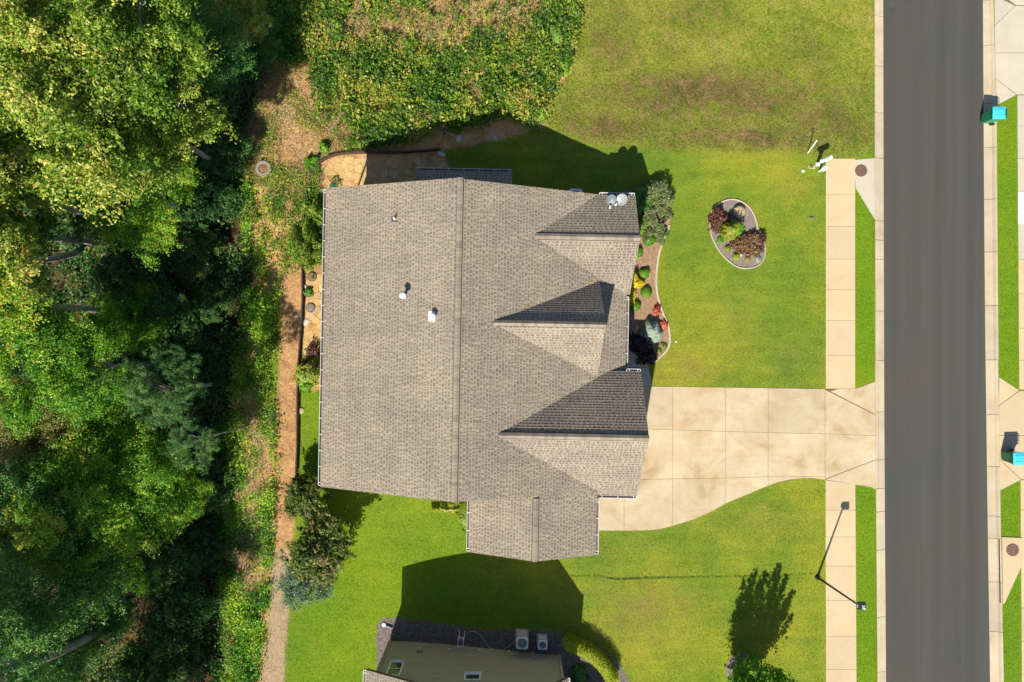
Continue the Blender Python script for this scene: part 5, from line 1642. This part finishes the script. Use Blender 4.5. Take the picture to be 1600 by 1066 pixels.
dry('pine_straw', Z_STRAW, 26000, 43, lambda px, py: px * 0 + 1, (.10, .2), .05, .05)
dry('fallen_stalks', [(380, 640), (432, 640), (430, 860), (415, 940), (352, 940), (358, 700)], 9000, 44, lambda px, py: np.exp(-((px - (398 - (py - 800) * .05)) / 24) ** 2))

# ------------------------------------------------------------------ shrubs and small plants
def shrub(name, label, cat, px, py, r, h, mat, n, size, seed=1, clusters=None, up=.6, narrow=.6, z=0.0, group=None, stems=5, shape='dome', holes=0, scale_y=1.0, tone=None, hollow=.55):
    """px, py: foot of the plant as the photograph shows the ground under it"""
    g_ = gp(px, py)
    r_ = np.random.default_rng(seed)
    t_ = thing(name, label, cat, g_ + Vector((0, 0, z)), 0, group)
    if shape == 'dome':
        D = r_.normal(size=(n, 3)); D /= np.linalg.norm(D, axis=1)[:, None]; D[:, 2] = np.abs(D[:, 2]) * 1.0 - .12
        q = hollow + (1 - hollow) * r_.random((n, 1)) ** .5
        lump = 1 + (.30 if hollow > .78 else .50 if hollow > .7 else .75) * (fbm(D[:, 0] * 2.4 + seed, D[:, 1] * 2.4 + D[:, 2] * 2, seed, 3) - .5)[:, None] * (1.6 if holes == 0 else 2.2)
        P = D * q * np.array([r, r * scale_y, h]) * lump
        P[:, 2] = np.maximum(P[:, 2], .02)
    else:
        C = clusters
        P, _ = cluster_cloud(np.array(C), np.full(len(C), r * .25), n // len(C), seed, .8)
    tn = r_.random(len(P)) if tone is None else np.clip(tone + .2 * r_.normal(size=len(P)), 0, 1)
    tn = np.clip(tn * .7 + .3 * fbm(P[:, 0] * 4, P[:, 1] * 4, seed, 2), 0, 1)
    if holes:
        k = fbm(P[:, 0] * 5 / max(r, .3) * .6 + 3, P[:, 1] * 5 / max(r, .3) * .6, seed + 2, 2) > holes
        P, tn = P[k], tn[k]
    me = leaf_mesh('foliage', P, r_.uniform(size[0], size[1], len(P)), tn, M[mat], up, narrow, seed)
    mesh_obj('foliage', me, t_)
    mb = MB(); rr = random.Random(seed)
    for k in range(stems):
        a = rr.uniform(0, 6.28); e = Vector((math.cos(a) * r * .5, math.sin(a) * r * .5 * scale_y, h * .7))
        mb.tube([(0, 0, -.03), e * .5 + Vector((0, 0, h * .1)), e], [max(.006, r * .035), r * .025, r * .012], 5)
    o = mb.build('stems', M['bark'], t_)
    return t_

for i, (px, py, r, lab) in enumerate([(1013, 374.5, .36, 'round clipped green shrub below the mottled bushes, topmost in the front bed'), (996, 395, .32, 'round clipped green shrub half under the north gable eave'),
        (1006, 426.5, .31, 'round clipped green shrub just above the golden bush'), (1009.5, 457, .31, 'round clipped green shrub in the open mulch right of the golden bush'), (992, 478, .31, 'round clipped green shrub just below the golden bush')]):
    shrub('boxwood_ball', lab, 'shrub', px, py, r, r * 1.35, 'box', 2600, (.035, .06), 60 + i, group='round clipped shrubs in the front bed', hollow=.8)
shrub('mottled_bush', 'large mottled grey-green bush at the northeast house corner', 'shrub', 1017, 320, 1.0, 1.35, 'mixed', 14000, (.05, .10), 71, holes=.16)
shrub('mottled_bush', 'mottled grey-green bush below the larger one, touching the lawn', 'shrub', 1020, 353, .80, 1.0, 'mixed', 10000, (.05, .10), 72, holes=.16)
shrub('dark_bush', 'dark green bush in the shade of the north gable wall', 'shrub', 996, 318, .75, 1.3, 'dark_tree', 6500, (.05, .10), 73)
shrub('upright_shrub', 'narrow green shrub between the gable wall and the mottled bush', 'shrub', 1001, 352, .34, .9, 'box', 2600, (.05, .09), 74, scale_y=1.6)
shrub('golden_bush', 'bright golden yellow bush hard against the front wall', 'shrub', 990, 440, .46, .75, 'yellow', 4200, (.06, .16), 75, narrow=.22, up=.4)
shrub('golden_bush', 'smaller golden yellow bush below the first, by the gutter end', 'shrub', 984, 463, .34, .6, 'yellow', 2600, (.06, .16), 76, narrow=.22, up=.4, scale_y=1.5)
shrub('coleus', 'red and cream leaved plant at the bed edge, upper of the two', 'flower', 1026, 484, .26, .35, 'red', 200, (.06, .15), 77)
shrub('coleus', 'orange-red leaved plant at the bed edge beside the blue spruce', 'flower', 1037, 508, .28, .35, 'red', 280, (.06, .15), 78, tone=.8)
shrub('blue_spruce', 'rounded silvery blue dwarf spruce in the front bed', 'shrub', 1018, 519, .60, .85, 'blue', 11000, (.05, .10), 79, narrow=.3, hollow=.76)
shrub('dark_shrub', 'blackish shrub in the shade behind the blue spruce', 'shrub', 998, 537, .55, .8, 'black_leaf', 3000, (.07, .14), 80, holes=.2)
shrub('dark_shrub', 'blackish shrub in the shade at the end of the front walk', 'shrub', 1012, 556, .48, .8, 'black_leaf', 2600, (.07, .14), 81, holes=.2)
shrub('dwarf_shrub', 'tiny green shrub inside the lower curve of the bed edging', 'shrub', 1039, 540, .15, .18, 'box', 500, (.03, .05), 82)
shrub('dwarf_shrub', 'tiny green shrub near the blackish shrub', 'shrub', 1030, 547, .15, .18, 'box', 450, (.03, .05), 83)
shrub('dwarf_shrub', 'tiny reddish green shrub under the blue spruce', 'shrub', 1033, 537, .13, .16, 'olive', 400, (.03, .05), 84)
shrub('green_shrub', 'small green shrub in the shade under the front gutter', 'shrub', 981, 535, .25, .5, 'box', 900, (.04, .07), 85)
# island bed
shrub('burgundy_shrub', 'burgundy and gold mounded shrub at the upper left of the island bed', 'shrub', 1120, 344, .52, .6, 'burgundy', 3600, (.05, .11), 86, holes=.15)
shrub('weeping_tree', 'yellow-green weeping shrub in the middle of the island bed', 'shrub', 1136, 361, .46, 1.5, 'lime', 7000, (.06, .15), 87, narrow=.3, scale_y=1.2, hollow=.45)
shrub('green_mound', 'darker green growth on the right of the weeping island shrub', 'shrub', 1146, 362, .36, 1.3, 'box', 3000, (.05, .11), 88)
shrub('russet_bush', 'wide russet brown bush at the right side of the island bed', 'shrub', 1169, 383, .80, .6, 'russet', 4200, (.06, .13), 89, holes=.2, scale_y=.75)
shrub('burgundy_shrub', 'dark red shrub at the right rim of the island bed', 'shrub', 1185, 376, .40, .4, 'burgundy', 1300, (.06, .12), 90, holes=.15)
shrub('bright_plant', 'bright green low plant at the left of the island bed', 'plant', 1125, 374, .22, .22, 'vine', 700, (.05, .10), 91)
shrub('yellow_plant', 'small olive yellow plant at the lower left of the island bed', 'plant', 1136, 389, .17, .3, 'lime', 350, (.05, .10), 92, tone=.3)
shrub('yellow_plant', 'small yellow plant with white blooms near the bottom of the island bed', 'plant', 1150, 402, .20, .35, 'lime', 450, (.05, .10), 93)
shrub('white_flower', 'white flower tuft beside the yellow plant in the island bed', 'flower', 1156, 399, .10, .4, 'ivory', 60, (.04, .07), 94)
shrub('yellow_plant', 'small golden brown plant at the bottom centre of the island bed', 'plant', 1167, 405, .17, .28, 'olive', 350, (.05, .10), 95, tone=.8)
shrub('grey_plant', 'grey-green wispy plant at the lower right of the island bed', 'plant', 1184, 405, .20, .25, 'blue', 350, (.06, .12), 96, narrow=.2)
# back garden
shrub('green_bush', 'bright round bush on the clay just above the patio wall', 'shrub', 509, 231, .34, .6, 'maple', 2600, (.05, .10), 97)
shrub('green_bush', 'darker bush where the garden wall turns down', 'shrub', 489, 256, .42, .6, 'vine', 3000, (.05, .10), 98, holes=.12)
shrub('dwarf_shrub', 'dark green shrub between the two planter rings', 'shrub', 483, 457, .27, .4, 'dark_tree', 1500, (.04, .08), 99, tone=.9)
shrub('teal_plant', 'blue-green leafy plant at the northwest roof corner', 'plant', 521, 293, .22, .3, 'teal', 260, (.09, .16), 100)
shrub('rust_plant', 'straggly rust brown plant on the patio by the teal one', 'plant', 527, 284, .35, .35, 'olive', 420, (.05, .10), 101, tone=.9, holes=.2)
shrub('planter_sprig', 'sprig growing in the upper planter ring', 'plant', 490, 434, .09, .15, 'dark_tree', 120, (.04, .07), 102, z=.05)
shrub('overhanging_bush', 'large mixed green bush against the back gutter, above the planter rings', 'shrub', 487, 385, .85, 1.5, 'weed', 7500, (.07, .13), 103, holes=.18, scale_y=1.5)
shrub('overhanging_bush', 'olive bush by the back gutter near the roof corner', 'shrub', 497, 335, .6, 1.2, 'weed', 4200, (.07, .13), 104, holes=.2, scale_y=1.3)
shrub('purple_shrub', 'purple-brown open shrub over the lower patio strip', 'shrub', 490, 548, .36, .8, 'burgundy', 900, (.06, .10), 105, holes=.2)
shrub('viburnum', 'yellow-green shrub with purple leaves at the top of the narrow back lawn', 'shrub', 483, 578, .68, 1.1, 'weed', 4200, (.06, .12), 106, holes=.15, scale_y=1.1, tone=.7)
shrub('purple_shrub', 'purple-brown shrub between the viburnum and the gutter', 'shrub', 497, 575, .42, .8, 'burgundy', 1500, (.06, .11), 107, holes=.15)
shrub('green_bush', 'small bright green bush below the viburnum', 'shrub', 478, 603, .36, .5, 'vine', 1500, (.05, .10), 108)
shrub('corner_plants', 'lime green perennial clump in the inner corner by the side wing', 'plant', 705, 791, .85, .5, 'lime', 3200, (.09, .17), 109, scale_y=.4, holes=.12)
shrub('corner_plants', 'yellow-brown perennial bed along the side wing wall', 'plant', 729, 806, .55, .4, 'weed', 3600, (.06, .12), 110, scale_y=1.7, tone=.85)
shrub('weed_clump', 'bright fresh green clump at the right edge of the weedy slope', 'plant', 880, 98, .55, .5, 'vine', 2600, (.06, .11), 111, scale_y=1.2)
shrub('weed_clump', 'dark green clump above the bright one on the weedy slope edge', 'plant', 872, 62, .62, .8, 'dark_tree', 2600, (.06, .11), 112, tone=.9)
shrub('weed_clump', 'green clump at the pointed lower corner of the weedy slope', 'plant', 845, 178, .5, .5, 'vine', 2400, (.06, .11), 113, tone=.7)
shrub('fern_clump', 'yellow-green feathery clump at the edge of the house shadow', 'plant', 725, 178, .45, .45, 'lime', 1300, (.10, .2), 114, narrow=.15)
# hedge of the neighbours
hp = smooth_closed([(889, 999), (901, 1003), (915, 1010), (931, 1022), (944, 1036), (954, 1052)], 3, False)
hedge = thing('hedge', 'curved yellow-green hedge beside the brown neighbouring house', 'hedge', gp(915, 1030))
ho = hedge.location.copy(); r_ = np.random.default_rng(5); Pp = []
for p in hp:
    c = gp(p.x, p.y) - ho
    D = r_.normal(size=(1000, 3)); D /= np.linalg.norm(D, axis=1)[:, None]; D[:, 2] = np.abs(D[:, 2])
    Pp.append(np.array(c) + D * (.6 + .4 * r_.random((1000, 1))) * np.array([.44, .44, 1.3]))
Pp = np.concatenate(Pp); me = leaf_mesh('foliage', Pp, r_.uniform(.05, .09, len(Pp)), np.clip(.45 + .25 * r_.normal(size=len(Pp)), 0, 1), M['hedge'], 1.2, .5, 6); mesh_obj('foliage', me, hedge)
mb = MB()
for p in hp[::3]: c = gp(p.x, p.y) - ho; mb.tube([c, c + Vector((0, 0, .5))], .02, 6)
mb.build('stems', M['bark'], hedge)
shrub('shade_plant', 'dark leafy plant in the shade between hedge and brown wall', 'plant', 905, 1052, .5, .4, 'dark_tree', 1400, (.07, .13), 116)

# garden trees at the back corner
def small_tree(kind, seed, px, py, h, R, label, zc=None, zs=.8, stems=3):
    g_ = gp(px, py)
    return tree(kind, seed, label, g_ - Vector((0, 0, .05)), (g_.x, g_.y, g_.z + (zc or h - R * .6)), R, trunk_r=.055, limbs=9, zs=zs)
for kd, sd2, px, py, h, R, lab in (
    ('garden', 5, 492, 768, 2.3, 1.25, 'small olive and purple garden tree beside the southwest roof corner'),
    ('garden', 6, 516, 842, 3.2, 1.75, 'largest of the garden trees by the pine straw, dark with yellow tips'),
    ('garden_blue', 7, 487, 895, 2.4, 1.35, 'wispy blue-green garden tree, lowest of the three beside the narrow straw strip')):
    me_, C_ = None, None
    small_tree(kd, sd2, px, py, h, R, lab, zs=1.0)

# upright maple on the neighbour's front lawn, throwing the plumed shadow
def plume_tree():
    b = gp(1159, 1044)
    t_ = thing('upright_maple', 'upright green maple at the bottom edge casting a plumed shadow on the lawn', 'tree', b)
    rr = random.Random(8); C = []; sh = MB(); r = np.random.default_rng(8)
    Rad = []
    for i in range(30):
        a = i * 2.4; q = (i / 29) ** .6 * 1.0
        r0 = .15 + q * .55; rr_top = .12 + q * 1.6
        ztop = (5.9 - 2.2 * q ** 1.6) * rr.uniform(.9, 1.03); z0 = .6 + .3 * rr.random()
        A = Vector((math.cos(a) * r0 * .3, math.sin(a) * r0 * .3, z0)); B = Vector((math.cos(a) * rr_top, math.sin(a) * rr_top, ztop))
        n = 13
        for j in range(n):
            f_ = (j + .5) / n
            p = A.lerp(B, f_) + Vector((math.cos(a), math.sin(a), 0)) * .32 * math.sin(f_ * math.pi)
            C.append(tuple(p)); Rad.append((.42 * (1 - f_) + .10) * rr.uniform(.8, 1.1))
        sh.tube([(0, 0, .3), A, A.lerp(B, .5) + Vector((math.cos(a), math.sin(a), 0)) * .32, B], [.03, .025, .016, .006], 5)
    for i in range(26):
        a = rr.uniform(0, 6.28); q = rr.uniform(.4, 1.15); C.append((math.cos(a) * q, math.sin(a) * q, rr.uniform(.5, 1.3))); Rad.append(.22)
    P, tn = cluster_cloud(np.array(C), np.array(Rad), 46, 8, 1.1)
    me = leaf_mesh('crown', P, r.uniform(.08, .15, len(P)), tn, M['maple'], .6, .7, 8); mesh_obj('crown', me, t_)
    mb = MB(); mb.tube([(0, 0, -.1), (0, 0, .6), (.02, 0, 2.5)], [.1, .08, .04], 10); mb.build('trunk', M['bark'], t_)
    sh.build('limbs', M['bark'], t_)
plume_tree()
o = sheet('tree_bed', [(1134, 1044), (1138, 1030), (1148, 1022), (1165, 1020), (1180, 1030), (1186, 1056), (1175, 1078), (1150, 1080), (1136, 1064)], M['mulch_grey'], .008); o['kind'] = 'structure'

# ------------------------------------------------------------------ grass blades of the lawns
def grass():
    r = np.random.default_rng(99); n = 420000
    px = r.uniform(440, 1601, n); py = r.uniform(-8, 1075, n)
    x, y, z = gp_arr(px, py)
    ok = np.ones(n, bool)
    for poly in (Z_CLAY, Z_STRAW, Z_LITTER, Z_VINE, Z_NBED, DR, FB, ISL, Z_WEEDS,
                 [(1289, 247), (1337, 247), (1337, 608), (1289, 608)], [(1289, 748), (1337.5, 748), (1339, 1090), (1289, 1090)],
                 [(1331, 249), (1367, 246), (1367, 345), (1336, 293), (1331, 283)], [(1289, 600), (1369, 594), (1369, 767), (1336, 758), (1289, 752)],
                 [(503, 300), (730, 300), (725, 280), (697, 258), (694, 233), (497, 240)], [(948, 308), (985, 294), (1009, 289), (1045, 300), (1045, 350), (974, 350), (950, 318)],
                 [(972, 540), (1010, 556), (1019, 604), (972, 604)], [(1128, 1012), (1194, 1012), (1194, 1084), (1128, 1084)],
                 [(1550, -10), (1588, 8), (1588, 147), (1556, 167), (1550, 165)], [(1558, 589), (1593, 610), (1595.5, 749), (1560, 768)],
                 [(1558, 837), (1598, 839), (1598, 881), (1568, 945), (1558, 945)], [(528, 313), (975, 320), (975, 760), (925, 770), (925, 855), (742, 855), (735, 770), (520, 750)]):
        ok &= ~in_poly(px, py, poly)
    kl = np.interp(py, [p[0] for p in KERB_L], [p[1] for p in KERB_L]); kr = np.interp(py, [p[0] for p in KERB_R], [p[1] for p in KERB_R])
    ok &= ~((px > kl - .5) & (px < kr + .5))
    ok &= ~((px > 1587.5 + py * .0068) & ~((py < -5)))
    px, py, x, y, z = px[ok], py[ok], x[ok], y[ok], z[ok]
    wob = (fbm(x * .9, y * .9, 3) - .5) * 16 * .7
    mead = sstep(-5, 5, poly_sd(px, py, Z_MEADOW) + wob)
    st = np.zeros_like(px)
    for s_ in Z_STRIPS: st = np.maximum(st, sstep(-3, 3, poly_sd(px, py, s_)))
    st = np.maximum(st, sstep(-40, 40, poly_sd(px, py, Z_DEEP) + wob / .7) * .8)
    k = len(px)
    a = r.uniform(0, 2 * math.pi, k); ln = r.uniform(.03, .075, k) * (1 + 1.1 * mead); w = r.uniform(.009, .018, k) * (1 + .5 * mead)
    b = a + r.normal(size=k) * .4 + math.pi / 2
    hgt = ln * r.uniform(.25, .8, k)
    B0 = np.stack([x - np.cos(a) * w, y - np.sin(a) * w, z - .005], 1); B1 = np.stack([x + np.cos(a) * w, y + np.sin(a) * w, z - .005], 1)
    T = np.stack([x + np.cos(b) * ln, y + np.sin(b) * ln, z + hgt], 1)
    V_ = np.stack([B0, B1, T], 1)
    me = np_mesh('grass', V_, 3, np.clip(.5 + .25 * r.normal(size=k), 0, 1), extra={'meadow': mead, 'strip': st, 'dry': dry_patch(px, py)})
    me.materials.append(M['blade'])
    o = mesh_obj('grass', me); o['kind'] = 'stuff'
grass()
# line of uncut grass where the two lawns meet
r_ = np.random.default_rng(3); n = 3600
tt = r_.random(n); px = 880 + tt * 395; lnp = np.interp(px, [880, 935, 962, 1030, 1160, 1275], [900, 901, 905.5, 903, 901, 897]); py = lnp + r_.normal(size=n) * .55
keep = r_.random(n) < np.interp(px, [880, 930, 960, 1010, 1060, 1275], [.12, .3, .75, .7, .38, .2]); px, py = px[keep], py[keep]
x, y, z = gp_arr(px, py)
P = np.stack([x, y, z + r_.uniform(.02, .08, len(x))], 1)
me = leaf_mesh('lawn_seam', P, r_.uniform(.04, .085, len(P)), r_.uniform(0, .6, len(P)), M['weed'], .2, .3, 4)
o = mesh_obj('lawn_seam', me); o['kind'] = 'stuff'
